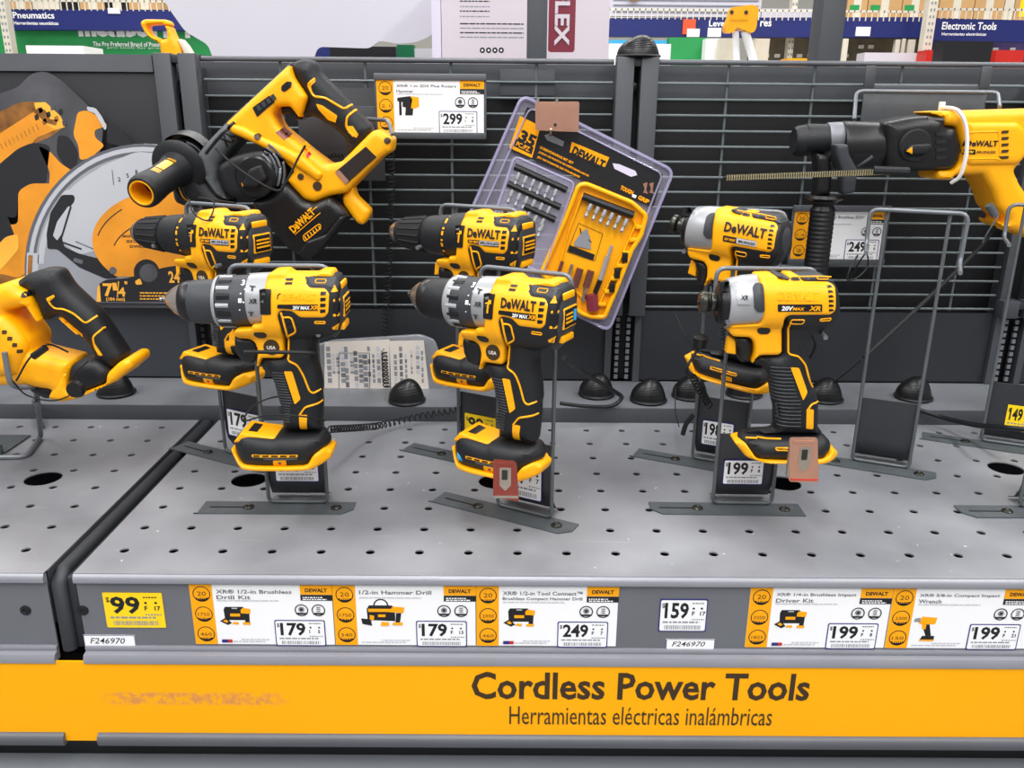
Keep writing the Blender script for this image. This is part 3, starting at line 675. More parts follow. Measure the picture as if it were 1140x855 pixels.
card('price card at $249 titled Tool Connect Hammer Drill, third white card on the shelf edge', fx(530.4), fx(688), ['XR® 1/2-in Tool Connect™', 'Brushless Compact Hammer Drill'], 1, ['20', '2000', '460'], 'case', '249', 'F7', flag=True)
card('price card at $199 titled 1/4-in Brushless Impact Driver Kit', fx(833), fx(990.5), ['XR® 1/4-in Brushless Impact', 'Driver Kit'], 1, ['20', '3200', '1825'], 'case', '199', 'F8', flag=True)
card('price card at $199 titled Compact Impact Wrench, at the right edge of the photo', fx(991), fx(1150), ['XR® 3/8-in Compact Impact', 'Wrench'], 1, ['20', '2300', '150'], 'wrench', '199', ['F', '21'])
def sticker(label, pa, pb, price, nums, paper, border, Y=YF+.0018, name='price_sticker'):
    a = onY(*pa, Y); b = onY(*pb, Y); r = thing(name, label, 'price sticker', (a.x, Y, a.z))
    mk('sticker_paper', *box(0, b.x-a.x, -.0004, 0, 0, b.z-a.z), 'navy' if border else paper, r, 0)
    p = Print(); pricebox(p, 0, 0, b.x-a.x, b.z-a.z, price, nums, border, paper, 4); p.build('print', r)
sticker('yellow $99 price sticker on the left of the shelf edge', (120, 698), (180, 660), '99', ['F', '17'], 'paper_yellow', False)
sticker('white blue-edged $159 price sticker between two groups of price cards', (732.5, 702.5), (788.5, 667), '159', ['F', '17'], 'paper', True)
def note(label, pa, pb, border, txt):
    Y = YF+.0018; a = onY(*pa, Y); b = onY(*pb, Y); W, H = b.x-a.x, b.z-a.z; r = thing('handwritten_label', label, 'label', (a.x, Y, a.z))
    mk('label_paper', *box(0, W, -.0004, 0, 0, H), 'paper', r, 0); p = Print(); p.rect(0, 0, W, H, 'navy', 4, .001)
    p.rect(.0006, 0 if not border else .0006, W-.0006, H-.0006, 'paper', 5, .001); p.text(txt, W*.12, H*.28, W*.68, H*.5, 'ink', 6, .005, .25); p.build('print', r)
note('small white label handwritten F246970 under the yellow sticker', (95, 719.5), (150, 707), 0, 'F246970')
note('small white label handwritten F246970 below the $159 sticker', (741, 722), (796, 711.5), 0, 'F246970')

# wall price cards in steel channels
def wallcard(label, pa, pb, Y, **kw):
    a = onY(*pa, Y); b = onY(*pb, Y)
    h = thing('card_holder', 'grey steel channel holding the '+label, 'holder', ((a.x+b.x)/2, Y, a.z)); W = (b.x-a.x)/2; H = b.z-a.z
    mk('back_plate', *box(-W-.003, W+.003, .002, .004, -.008, H+.008, .0006), 'rail', h)
    mk('top_channel', *box(-W-.003, W+.003, -.003, .003, H, H+.009, .001), 'rail', h); mk('bottom_channel', *box(-W-.003, W+.003, -.003, .003, -.009, 0, .001), 'column', h)
    return card('white '+label, a.x, b.x, Y=Y, zb=a.z, ztp=b.z, name='wall_price_card', group='price cards on the wire wall', **kw)
wallcard('$299 rotary hammer price card right of the tilted rotary hammer', (421, 147), (539, 90), 1.265, title=['XR® 1-in SDS Plus Rotary', 'Hammer'], sub=1, circ=['20', '2.1', '3'], pic='hammer', price='299', nums='18')
wallcard('$249 brushless SDS price card behind the empty stand', (879.5, 288), (990, 236), 1.275, title=['20V Max* 1-in Brushless SDS+', 'D-handle'], sub=1, circ=['20', '1.4', '2'], pic='hammer', price='249', nums='F8')

# =================================================================== display stands
FA, FB, FD, FE = Frame((-.243, .886), 0), Frame((.018, .866), -28), Frame((.272, .890), -1), Frame((.483, 1.010), -24)
FA2, FB2, FC2 = Frame((-.346, 1.022), -28), Frame((-.036, 1.022), -28), Frame((.273, 1.012), -25)
q = onZ(1090, 493); FR = Frame((q.x+.034, q.y-.012), -25); q = onZ(1132, 566); FR2 = Frame((q.x+.036, q.y), 0)
def PL(f, dx=0, dy=0, dz=0, da=0, tilt=0, k=1):
    n = Frame((f.o.x+dx, f.o.y+dy, dz), math.degrees(f.a)+da); n.tilt = math.radians(tilt); n.k = k; return n
WC = -.040                      # the tools hang this far in front of the uprights
def stand(fr, T, label, chL=0, chR=1, drops=(.043, .058), name='display_stand', plate=.088, group='wire display stands on the shelf deck'):
    r = thing(name, label, 'display stand', fr.o, fr.a, group); R = .0022
    base = bend([(-.034, 0, T), (-.034, 0, .004), (.034, 0, .004), (.034, 0, T)], .007)
    mk('upright_wire', *tube(base, R, 8), 'wire_grey', r, 60)
    a, b = drops
    loop = bend([(-.05, -.062, T-a-.002), (-.052, -.006, T-a), (-.053, -.005, T), (.053, -.005, T), (.052, -.006, T-b), (.05, -.062, T-b-.002)], .011)
    mk('cradle_wire', *tube(loop, R*1.12, 10), 'wire', r, 60)
    prof = [(.003, plate), (.003, .034), (.006, .02), (.013, .009), (.024, .0035)]
    V = []; F = []
    for x in (-.033, .033):
        V += [(x, y, z) for y, z in prof]+[(x, y+.0012, z+.0004) for y, z in prof[::-1]]
    n = len(prof)*2
    mk('back_sheet', *loft([V[:n], V[n:]]), 'hanger_sheet', r, 50)
    # foot plate with chamfered corner, slot and screws
    c = .012; out = [(-.108+(c if chL else 0), -.026), (.066-(c if chR else 0), -.026), (.066, -.026+(c if chR else 0)), (.066, .004), (-.108, .004), (-.108, -.026+(c if chL else .0))]
    if not chL: out[0] = (-.112, -.026)
    V = [(x, y, .0002) for x, y in out]+[(x, y, .0018) for x, y in out]; k = len(out)
    mk('foot_strip', V, [tuple(range(k))[::-1], tuple(range(k, 2*k))]+[(i, (i+1) % k, (i+1) % k+k, i+k) for i in range(k)], 'foot_plate', r, 0)
    mk('slot', *box(-.098, -.058, -.0125, -.0105, .0019, .0022), 'black', r, 0)
    for sx in (-.054, .046):
        mk('screw', *revolve([(0, .0062), (.001, .0062), (.0022, .0045), (.0026, .002), (.0018, .001)], (sx, -.0115, .0018), (0, 0, 1), 16), 'darksteel', r)
    return r
T1, T2 = .279, .327
sA = stand(FA, T1, 'wire stand under the front left brushless drill')
sB = stand(FB, T1, 'angled wire stand under the front middle hammer drill with the blue wireless mark')
sD = stand(FD, T1, 'wire stand with a $199 sticker under the front impact driver', 1, 0)
sE = stand(FE, T2, 'empty wire stand right of the impact drivers')
sA2 = stand(FA2, T2, 'rear wire stand under the hammer drill at the left')
sB2 = stand(FB2, T2, 'rear wire stand with a yellow $99 sticker in the middle')
sC2 = stand(FC2, T2, 'rear wire stand under the rear impact driver')
sR = stand(FR, T2, 'empty wire stand with a yellow $149 sticker at the right edge')
sR2 = stand(FR2, T2-.02, 'front wire stand cut off by the right edge of the photo', 1, 0)
def platesticker(fr, pa, pb, price, nums, label, yel=False, x0=None):
    a = fr.P(*pa, .0022); b = fr.P(*pb, .0022); rt = fr.o+fr.U*a[0]+fr.W*.0022
    r = thing('price_sticker', label, 'price sticker', (rt.x, rt.y, a[1]), fr.a); W, H = b[0]-a[0], b[1]-a[1]
    mk('sticker_paper', *box(0, W, -.0003, 0, 0, H), 'paper_yellow' if yel else 'navy', r, 0); p = Print()
    pricebox(p, 0, 0, W, H, price, nums, not yel, 'paper_yellow' if yel else 'paper', 4); p.build('print', r)
platesticker(FA, (307, 536), (354, 508), '179', 'F5', 'white price sticker low on the stand of the front left drill')
platesticker(FB, (560, 549), (604, 520), '217', 'F7', 'white price sticker half hidden behind the copper tag of the middle drill')
platesticker(FD, (803.5, 539), (851.5, 512), '199', 'F8', 'white $199 sticker on the stand of the front impact driver')
platesticker(FA2, (255, 484), (289, 462), '179', 'F5', 'white price sticker on the rear left stand, partly behind the front drill foot')
platesticker(FB2, (518, 488), (552, 466), '99', 'F1', 'yellow $99 sticker on the rear middle stand', True)
platesticker(FC2, (780, 494), (818, 472), '198', 'F8', 'white price sticker on the rear stand behind the front impact driver')
platesticker(FR, (1117, 478), (1152, 454), '149', 'F1', 'yellow $149 sticker on the empty stand at the right edge', True)

# =================================================================== drills and drivers
H_ = .0275                                     # half width of the motor housings
def grip_and_foot(t, K1, K2, KF, grip, foot, rim, top, blk=None):
    pass
YV = 'yellow'
def common_foot(t, KA, w_, wifi=False):
    e = KA([(125, 600), (608, 600)]); fw = footw(e[0][0], e[1][0])
    """foot below the grip: black shoe, yellow rim, terminal cover and gauge (KA maps crop [230,380] x4.276)"""
    ft = t.solid('foot', puff(KA([(132, 500), (145, 450), (178, 412), (340, 436), (365, 425), (552, 425), (590, 470), (588, 510), (530, 560), (505, 600), (190, 603), (150, 560)]), fw, .013, w0=w_, rc=.004), 'rubber')
    rm = t.solid('foot_rim', puff(KA([(127, 525), (140, 530), (190, 592), (500, 592), (525, 545), (570, 510), (606, 538), (605, 560), (595, 582), (520, 612), (184, 614), (134, 560)]), lambda u, v: fw(u, v)*1.04, .004, w0=w_, rc=.004), YV)
    t.solid('gauge_bezel', puff(KA([(146, 470), (178, 400), (345, 433), (330, 455), (300, 465), (188, 468)]), .020, .002, w0=w_), YV)
    t.solid('gauge_window', puff(KA([(190, 432), (205, 398), (250, 412), (240, 436)]), .012, .001, w0=w_), 'black')
    t.solid('gauge_window', puff(KA([(255, 446), (265, 436), (310, 440), (300, 452)]), .015, .001, w0=w_), 'black')
    bar = t.patch('vent_surround', KA([(246, 528), (460, 528), (460, 544), (246, 544)]), YV, .0006)
    for i in range(5): t.patch('vent', KA([(254+42*i, 531), (284+42*i, 531), (284+42*i, 541), (254+42*i, 541)]), 'black', .0009, 0, .004, bar)
    lt = t.patch('latch', KA([(346, 560), (406, 560), (404, 592), (344, 592)]), YV, .0009)
    t.patch('latch_dot', KA([(370, 568), (382, 568), (382, 580), (370, 580)]), 'socket', .0012, .0005, .002, lt)
    t.patch('label_line', KA([(300, 549), (460, 549), (456, 557), (305, 557)]), 'slate', .0005, 0)
    if wifi:
        for k in range(3):
            c = KA([(186, 570)])[0]; A = [math.radians(8+74*i/8) for i in range(9)]
            t.stripe('wireless_mark', [(c[0]+(.003+.0026*k)*math.cos(a), c[1]+(.003+.0026*k)*math.sin(a)) for a in A], .0007, 'blue_light')
def mixm(A, B): return lambda L: [(a[0], b[1], *a[2:]) for a, b in zip(A(L), B(L))]
def footmap(GF, KU, vb, H, q, us=1, uo=0):    # near face for the lower half, far edge for the top
    def f(L):
        o = []
        for a, b in zip(GF(L), KU(L)):
            t = (a[1]-vb)/H; t = t if t < .35 else .35+(t-.35)*(q-.35)/.65
            o.append((uo+(b[0]-uo)*us, vb+t*H, *a[2:]))
        return o
    return f
def footw(ua, ub, w0=.029):
    c = (ua+ub)/2; h = abs(ub-ua)/2; return lambda u, v: w0*max(.25, (1-min(1, abs((u-c)/h))**3.2))**.5
def ribs(t, KA, L):
    for (x0, y0, x1, y1) in L: t.stripe('grip_rib', KA([(x0, y0), (x1, y1)]), .0009, 'charcoal', sp=.006)

def drill(fr, label, kind, group):
    """kind: 'xr' silver ringed chuck | 'xrh' same with hammer mark and wireless rear | 'blk' all black chuck"""
    t = Tool('cordless_drill', label, 'drill', fr, FA, WC, group); hm = 'hammer'
    K = crop(FA, 180, 285, 5.182, WC); N = crop(FA, 180, 285, 5.182, WC-.025); G = crop(FA, 230, 380, 4.276, WC-.013); GN = crop(FA, 230, 380, 4.276, WC-.0165); GF0 = crop(FA, 230, 380, 4.276, WC-.024); e0 = GF0([(130, 612), (130, 405)]); GF = footmap(GF0, crop(FA, 230, 380, 4.276, WC-.006), e0[0][1], e0[1][1]-e0[0][1], .80); T = mixm(N, K)
    S = lambda L: stations(FA, 180, 285, 5.182, WC, L)
    xr = kind != 'blk'
    top = K([(600, 95)])[0][1]; bot = K([(600, 470)])[0][1]; ax = (top+bot)/2; R = (top-bot)/2
    pm = cyl(ax, R*1.02, 2.6, .017, H_/R/1.02)
    # motor housing in charcoal, yellow clamshell, rear cap, grip
    t.solid('motor_housing', puff(T([(600, 110), (980, 97), (1020, 140)])+N([(1025, 410), (1005, 458), (940, 492), (860, 510), (700, 500), (640, 300)]), lambda u, v: pm(u, v)*.985, .006, w0=WC, rc=.006), 'rubber')
    t.solid('yellow_shell', puff(T([(588, 95), (612, 78), (690, 74), (716, 97), (862, 97), (900, 76), (958, 78), (972, 100)])+N([(965, 135), (820, 132), (850, 178), (945, 180), (976, 215), (972, 330), (945, 360), (800, 360), (752, 322), (690, 318), (672, 345), (688, 420), (690, 590), (675, 606), (560, 606), (545, 650), (530, 655), (538, 560), (520, 512), (490, 495), (420, 490), (408, 468), (414, 428), (512, 422), (520, 400), (575, 395)]), lambda u, v: pm(u, v)*1.02, .004, w0=WC, rc=.003, s=.0035), YV)
    cap = t.solid('rear_cap', puff(T([(968, 104)])+K([(1000, 92), (1030, 120), (1055, 175), (1068, 260), (1064, 340), (1042, 420), (1007, 468)])+N([(955, 478), (930, 440), (965, 400), (975, 300), (970, 200)]), lambda u, v: pm(u, v)*.98, .012, w0=WC, rc=.004), 'charcoal')
    t.solid('top_insert', puff(N([(806, 130), (962, 126)])+T([(975, 104)])+N([(1000, 140), (1000, 190), (968, 192), (945, 181), (870, 181), (845, 170)]), lambda u, v: pm(u, v)*1.035, .003, w0=WC, rc=.002), 'charcoal')
    for P_ in ([(1005, 180), (1022, 140), (1042, 178)], [(1012, 378), (1050, 355), (1040, 395), (1015, 390)], [(1020, 218), (1052, 218), (1052, 232), (1020, 232)], [(1020, 300), (1052, 300), (1050, 314), (1020, 314)]): t.patch('cap_vent', K(P_), YV, .0006, .0006)
    t.patch('cap_window', K([(1018, 240), (1055, 240), (1055, 292), (1018, 292)]), 'black', .0006)
    # rear face badge (seen on the angled tools)
    u0 = K([(1066, 260)])[0][0]; zc_ = K([(1066, 275)])[0][1]
    bd = mk('rear_badge', *box(u0-.0035, u0+.0006, WC-.015, WC+.015, zc_-.0105, zc_+.0105, .001), YV, t.root)
    mk('rear_badge_face', *box(u0-.003, u0+.0012, WC-.0135, WC+.0135, zc_-.009, zc_+.009, .0008), 'black', bd)
    for dz_ in (.003, -.001, -.005): mk('badge_line', *box(u0+.0011, u0+.0015, WC-.0115, WC+(.004 if kind == 'xrh' else .0115), zc_+dz_, zc_+dz_+.0018), YV, bd, 0)
    if kind == 'xrh': mk('wireless_badge', *box(u0+.0011, u0+.0016, WC+.006, WC+.012, zc_-.005, zc_+.006), 'blue_light', bd, 0)
    for s_ in (1, -1): mk('rear_vent', *box(u0-.006, u0-.0006, WC-.013, WC+.013, zc_+s_*.021-.0035, zc_+s_*.021+.0035, .0015), YV, t.root)
    gw = lambda u, v: .0165
    t.solid('grip', puff(N([(668, 322), (760, 322), (830, 362), (975, 362), (1015, 400), (1000, 450), (930, 490), (880, 502), (862, 560), (872, 640), (895, 720), (905, 790)])+G([(540, 250), (545, 310), (540, 430), (355, 430), (352, 340), (332, 270), (308, 190), (285, 150), (236, 112), (250, 95)])+N([(560, 606), (690, 596), (690, 420)]), gw, .013, w0=WC, rc=.003), 'rubber')
    for i in range(19):
        y = 152+i*13; x = 312+(y-152)*.17; x2 = min(420, 366+(y-152)*.30) if y < 300 else 400-(y-300)*.05
        t.stripe('grip_rib', GN([(x, y), (x2, y)]), .0009, 'charcoal', sp=.0022)
    t.patch('grip_inlay', GN([(368, 142), (408, 144), (448, 275), (420, 300)]), YV, .0008, .0015)
    t.patch('grip_inlay', GN([(441, 350), (480, 350), (474, 430), (441, 430)]), YV, .0008, .0015)
    t.stripe('grip_piping', N([(690, 322), (700, 350), (718, 440), (716, 590)])+GN([(385, 95), (430, 110), (460, 160), (490, 238), (505, 250), (535, 238)]), .0011, YV)
    t.stripe('grip_piping', GN([(442, 352), (470, 312), (540, 298)]), .0011, YV)
    t.stripe('grip_piping', N([(700, 352), (752, 350), (775, 440), (722, 470)]), .001, YV)
    t.patch('grip_vent', N([(712, 362), (742, 362), (750, 385), (715, 385)]), 'black', .0006, 0)
    t.patch('grip_vent', N([(722, 395), (755, 395), (762, 425), (728, 428)]), 'black', .0006, 0)
    # trigger, selector, usa badge
    t.solid('trigger', puff(N([(375, 490), (500, 495), (530, 540), (535, 600), (500, 650), (440, 640), (400, 590)]), .0115, .006, w0=WC), 'black')
    t.patch('trigger_inlay', N([(360, 470), (385, 440), (395, 480), (395, 545), (360, 545)]), YV, .0006)
    t.patch('direction_button', N([(530, 442), (590, 442), (605, 462), (590, 482), (545, 482), (528, 462)]), 'black', .001, .002)
    c0 = N([(622, 538)])[0]; rr = .0082
    bdg = t.patch('round_badge', [(c0[0]+rr*math.cos(a), c0[1]+rr*math.sin(a)) for a in [k*math.pi/10 for k in range(20)]], 'ink_brown', .0007)
    t.text('badge_text', 'USA', c0[0]-.0045, c0[1]-.002, .009, .0038, 'paper_warm', bdg, .03, 0, 0, .0012)
    # charcoal top insert and vents
    for P_ in ([(880, 142), (940, 142), (940, 160), (880, 160)], [(885, 376), (945, 376), (945, 388), (885, 388)]):
        t.stripe('slot_outline', N(P_), .0006, YV, closed=True)
    for y in (136, 156): t.patch('top_vent', N([(706, y), (748, y), (746, y+11), (706, y+11)]), 'black', .0006, 0)
    for i in range(4): t.patch('side_vent', N([(918, 205+33*i), (950, 205+33*i), (948, 222+33*i), (918, 226+33*i)]), 'black', .0006, .0005)
    for x in (705, 755): t.patch('lower_latch', N([(x+95, 520), (x+96, 520), (x+96, 521)]), 'black') if 0 else None
    ip = t.patch('side_icon_plate', N([(568, 190), (632, 192), (636, 332), (575, 335)]), 'black', .0012, .0012)
    if kind != 'xr':
        t.patch('hammer_mark', N([(585, 225), (618, 225), (620, 245), (608, 248), (608, 300), (596, 300), (596, 245), (583, 248)]), YV, .0016, 0, .003, ip)
    a, b = N([(668, 255), (905, 215)])
    if kind == 'xr':
        t.text('raised_lettering', 'DEWALT', N([(700, 250)])[0][0], N([(700, 250)])[0][1], N([(895, 0)])[0][0]-N([(700, 0)])[0][0], .0068, 'yellow_glossy', None, .02)
        t.stripe('worn_letter', N([(688, 215), (672, 222), (672, 245)]), .0006, 'black')
    else:
        lx = (682, 905) if kind == 'xrh' else (664, 912); t.text('lettering', 'DeWALT', N([(lx[0], 258)])[0][0], N([(682, 262)])[0][1], N([(lx[1], 0)])[0][0]-N([(lx[0], 0)])[0][0], .0102, 'ink', None, .04)
    sp_ = t.patch('spec_plate', N([(672, 276), (905, 276), (905, 310), (800, 310), (765, 304), (672, 298)]), 'black' if kind != 'blk' else 'ink', .0007, .0008)
    if kind == 'blk':
        t.patch('spec_plate_light', N([(760, 278), (905, 278), (905, 304), (760, 304)]), 'ink_pale', .001, .0005, .003, sp_)
        v0 = N([(768, 298)])[0]; t.text('spec_text', 'BRUSHLESS', v0[0], v0[1], .024, .003, 'ink', sp_, .03, .2, 0, .0014)
        v0 = N([(682, 296)])[0]; t.text('spec_text', '20V MAX', v0[0], v0[1], .013, .003, 'card_orange', sp_, .03, .2, 0, .0014)
    else:
        v0 = N([(762, 304)])[0]; t.text('spec_text', '20V MAX', v0[0], v0[1], .017, .0038, 'white', sp_, .03, .15, 0, .0014)
        v0 = N([(860, 304)])[0]; t.text('spec_text', 'XR', v0[0], v0[1], .0085, .0042, 'card_orange', sp_, .03, .25, 0, .0014)
    common_foot(t, GF, WC, kind == 'xrh')
    # chuck and collar
    S_ = S
    if not xr: S = lambda L: S_([(440-(440-x)*1.165 if x < 440 else x, a, b) for x, a, b in L])
    if xr:
        t.lathe('gearbox_ring', S([(482, 112, 395), (490, 100, 398), (560, 96, 396), (625, 94, 396)]), 'silver')
        dl = t.lathe('torque_dial', S([(395, 112, 402), (488, 108, 402)]), 'charcoal')
        col = t.lathe('torque_collar', S([(286, 150, 352), (292, 130, 380), (305, 118, 396), (320, 114, 400), (400, 112, 402)]), 'charcoal')
        s3 = S([(322, 112, 402), (390, 110, 404)]); c = (s3[0][1]+s3[0][2])/2; r3 = (s3[0][1]-s3[0][2])/2; x0, x1 = s3[0][0], s3[1][0]
        for k in range(9):
            an = k*2*math.pi/9+.03; mb = MB()
            for dm, rr_, nm in ((0, .0042, 'collar_rib'),):
                y, z = WC-math.cos(an)*(r3-.0014), c+math.sin(an)*(r3-.0014)
                mb.add(tube([(x0-.001, y, z), (x1, y, z)], .0027, 8)); mb.build('collar_rib', 'silver', col)
            an += math.pi/9
            y, z = WC-math.cos(an)*(r3-.0042), c+math.sin(an)*(r3-.0042); mk('collar_groove', *tube([(x0, y, z), (x1+.001, y, z)], .0052, 10), 'black', col)
        sl = S([(300, 116, 398)])[0]; cc = (sl[1]+sl[2])/2; rq = (sl[1]-sl[2])/2
        eg = .0025 if kind == 'xr' else .0075
        mk('silver_edge', *revolve([(-.001, rq-.002), (-.001, rq), (.0012, rq+.0012), (eg, rq+.0014), (eg, rq-.002)], (sl[0]-.001, WC, cc), (1, 0, 0), 32), 'silver', col)
        for i, tx in enumerate(('3', '·', '1', '·')):
            p = N([(444, 176+46*i)])[0]; t.text('dial_number', tx if tx != '·' else '•', p[0]+(0 if tx != '·' else .0008), p[1], .0036 if tx != '·' else .0016, .0042 if tx != '·' else .0016, 'white', dl, .02, 0, 0, .0006)
        for i in range(3): p = N([(470, 130+70*i)])[0]; t.text('dial_number', '•', p[0], p[1], .0018, .0018, 'white', dl, .02, 0, 0, .0006)
        p = N([(505, 272)])[0]; t.text('ring_mark', 'XR', p[0], p[1], .0085, .005, 'ink', None, .03, .2)
        for y in (200, 345): p = N([(500, y)])[0]; t.text('ring_mark', 'T' if y < 300 else 'T', p[0], p[1], .006, .0045, 'ink', None, .03, 0, -.1)
        t.lathe('chuck_sleeve', S([(140, 146, 378), (150, 140, 384), (240, 136, 388), (290, 134, 392)]), 'charcoal' if kind == 'xr' else 'rubber')
        t.lathe('chuck_ring', S([(84, 165, 345), (92, 152, 364), (112, 144, 376), (130, 142, 380), (146, 142, 380)]), 'black')
        t.lathe('chuck_nose', S([(15, 232, 268), (20, 218, 282), (30, 204, 298), (46, 186, 322), (64, 172, 338), (88, 158, 352)]), 'steel')
        t.lathe('drill_bit_shank', S([(-12, 240, 258), (2, 238, 260), (18, 236, 262)]), 'silver') if kind == 'xr' else None
        t.lathe('chuck_bore', S([(0, 236, 266), (10, 238, 264)]), 'darksteel')
    else:
        t.lathe('gearbox_ring', S([(440, 118, 388), (500, 104, 396), (625, 92, 400)]), 'rubber')
        dl = t.lathe('torque_collar', S([(290, 150, 360), (300, 138, 372), (330, 130, 380), (400, 122, 388), (445, 116, 392)]), 'rubber')
        for k in range(7):
            y_ = 150+k*38; p = N([(450, y_)])[0]
            P_ = [(p[0], p[1]), (p[0]+.0028, p[1]), (p[0]+.0028, p[1]+(.0045 if k % 2 else .002)), (p[0], p[1]+(.0045 if k % 2 else .002))]
            t.patch('dial_mark', P_, 'yellow', .0005, 0, .003, dl)
        sl = t.lathe('chuck_sleeve', S([(100, 178, 332), (108, 166, 345), (130, 158, 352), (200, 150, 362), (292, 138, 374)]), 'matte_black')
        s3 = S([(135, 158, 353), (285, 140, 372)])
        for k in range(16):
            an = k*math.pi/8; P3 = []
            for u, a_, b_ in s3: rr = (a_-b_)/2; P3.append((u, WC-math.cos(an)*rr, (a_+b_)/2+math.sin(an)*rr))
            mk('sleeve_rib', *tube(P3, [.0011, .0014], 6), 'rubber', sl)
        t.lathe('chuck_nose', S([(62, 205, 305), (74, 190, 322), (104, 176, 335)]), 'steel')
        t.lathe('chuck_bore', S([(58, 228, 280), (66, 228, 280)]), 'darksteel')
    return t
def driver(fr, label, worn, group):
    t = Tool('impact_driver', label, 'impact driver', fr, FD, WC, group)
    K = crop(FD, 760, 290, 5.7, WC); N = crop(FD, 760, 290, 5.7, WC-.025); G = crop(FD, 690, 380, 3.8, WC-.013); GN = crop(FD, 690, 380, 3.8, WC-.0165); GF0 = crop(FD, 690, 380, 3.8, WC-.024); e0 = GF0([(600, 518), (600, 386)]); GF = footmap(GF0, crop(FD, 690, 380, 3.8, WC-.006), e0[0][1], e0[1][1]-e0[0][1], .76); T = mixm(N, K); e = GF([(478, 500), (914, 500)]); fw = footw(e[0][0], e[1][0])
    S = lambda L: stations(FD, 760, 290, 5.7, WC, L)
    top = K([(600, 84)])[0][1]; bot = K([(600, 425)])[0][1]; ax = (top+bot)/2; R = (top-bot)/2; pm = cyl(ax, R*1.03, 2.6, .017, H_/R/1.03)
    t.solid('motor_housing', puff(T([(560, 100), (960, 92), (1000, 140)])+N([(1008, 350), (965, 430), (930, 465), (850, 500), (700, 480), (640, 300)]), lambda u, v: pm(u, v)*.985, .006, w0=WC, rc=.006), 'rubber')
    t.solid('rear_cap', puff(T([(930, 84), (965, 105), (1000, 150)])+N([(1014, 220), (1014, 300), (1000, 370), (965, 430), (930, 440), (950, 360), (975, 320), (978, 180), (940, 130)]), lambda u, v: pm(u, v)*1.0, .018, w0=WC, rc=.005), 'charcoal')
    t.solid('yellow_shell', puff(T([(503, 85), (615, 82)])+N([(640, 130), (688, 136), (700, 108), (765, 110), (776, 136), (945, 138), (978, 165), (975, 315), (940, 350), (668, 352), (648, 375), (648, 600), (625, 618), (500, 620), (455, 680), (476, 600), (470, 535), (445, 505), (335, 500), (310, 470), (312, 425), (500, 410), (512, 370)]), lambda u, v: pm(u, v)*1.02, .004, w0=WC, rc=.0035, s=.0035), YV)
    t.solid('top_insert', puff(T([(612, 84), (640, 72), (685, 92), (930, 80), (972, 110)])+N([(982, 145), (940, 140), (776, 138), (768, 118), (700, 118), (690, 138), (640, 132)]), lambda u, v: pm(u, v)*1.03, .003, w0=WC, rc=.002), 'charcoal')
    t.patch('top_vent', N([(706, 116), (752, 116), (760, 134), (700, 134)]), 'black', .001, .0008)
    t.stripe('top_piping', N([(690, 97), (850, 94), (930, 98)]), .0008, YV)
    t.stripe('slot_outline', N([(872, 112), (940, 112), (945, 128), (872, 128)]), .0007, YV, closed=True)
    t.solid('grip', puff(N([(655, 355), (940, 358), (1000, 370), (940, 455), (850, 512), (822, 600), (850, 740), (862, 830)])+G([(840, 210), (850, 262), (848, 370), (870, 400), (540, 400), (662, 382), (664, 300), (648, 220), (640, 150), (600, 100), (572, 92)])+N([(500, 620), (648, 618), (648, 400)]), .0165, .013, w0=WC, rc=.003), 'rubber')
    for i in range(17):
        y = 112+i*15.5; x = 640+(y-112)*.13; x2 = 722+(y-112)*.22 if y < 250 else 765
        t.stripe('grip_rib', GN([(x, y), (min(x2, 775), y)]), .0009, 'charcoal', sp=.0022)
    t.patch('grip_inlay', GN([(722, 110), (758, 112), (795, 215), (775, 250)]), YV, .0008, .0015)
    t.patch('grip_inlay', GN([(790, 285), (822, 290), (820, 374), (788, 370)]), YV, .0008, .0015)
    t.stripe('grip_piping', N([(690, 395), (688, 612), (750, 620), (800, 680), (830, 790), (852, 830)]), .0011, YV)
    t.stripe('grip_piping', GN([(792, 298), (810, 266), (845, 262)]), .0011, YV)
    t.stripe('slot_outline', N([(690, 376), (775, 376), (765, 405), (690, 405)]), .0007, YV, closed=True)
    t.patch('grip_vent', N([(697, 382), (766, 382), (758, 400), (697, 400)]), 'black', .0006, 0)
    t.stripe('slot_outline', N([(872, 372), (940, 364), (935, 380), (872, 384)]), .0007, YV, closed=True)
    t.solid('trigger', puff(N([(330, 505), (440, 508), (472, 545), (472, 610), (450, 670), (400, 680), (378, 640), (385, 590), (360, 540)]), .0115, .006, w0=WC), 'black')
    t.solid('trigger_lever', puff(K([(285, 480), (330, 492), (332, 590), (268, 580)]), .006, .002, w0=WC), YV)
    bt = t.patch('direction_button', N([(485, 445), (500, 436), (560, 438), (572, 456), (555, 478), (500, 478), (484, 462)]), 'black', .001, .002)
    for i in range(6): t.patch('side_vent', N([(920, 160+29*i), (944, 158+29*i), (955, 170+29*i), (922, 175+29*i)]), 'black', .0006, .0005)
    if worn:
        p, q_ = N([(600, 248), (860, 195)]); t.patch('name_panel', N([(595, 193), (862, 193), (862, 250), (595, 250)]), 'yellow_glossy', .0003, .0008)
        t.text('raised_lettering', 'DEWALT', p[0], p[1], q_[0]-p[0], q_[1]-p[1], 'yellow', None, .02)
        sp_ = t.patch('spec_plate', N([(598, 274), (878, 274), (878, 320), (598, 320)]), 'black', .0007, .0008)
        p = N([(618, 313)])[0]; t.text('spec_text', '20V', p[0], p[1], .0115, .0048, 'white', sp_, .035, .1, 0, .0014)
        p = N([(690, 311)])[0]; t.text('spec_text', 'MAX', p[0], p[1], .0115, .0032, 'card_orange', sp_, .03, .1, 0, .0014)
        p = N([(790, 313)])[0]; t.text('spec_text', 'XR', p[0], p[1], .012, .0048, 'card_orange', sp_, .035, .2, 0, .0014)
    else:
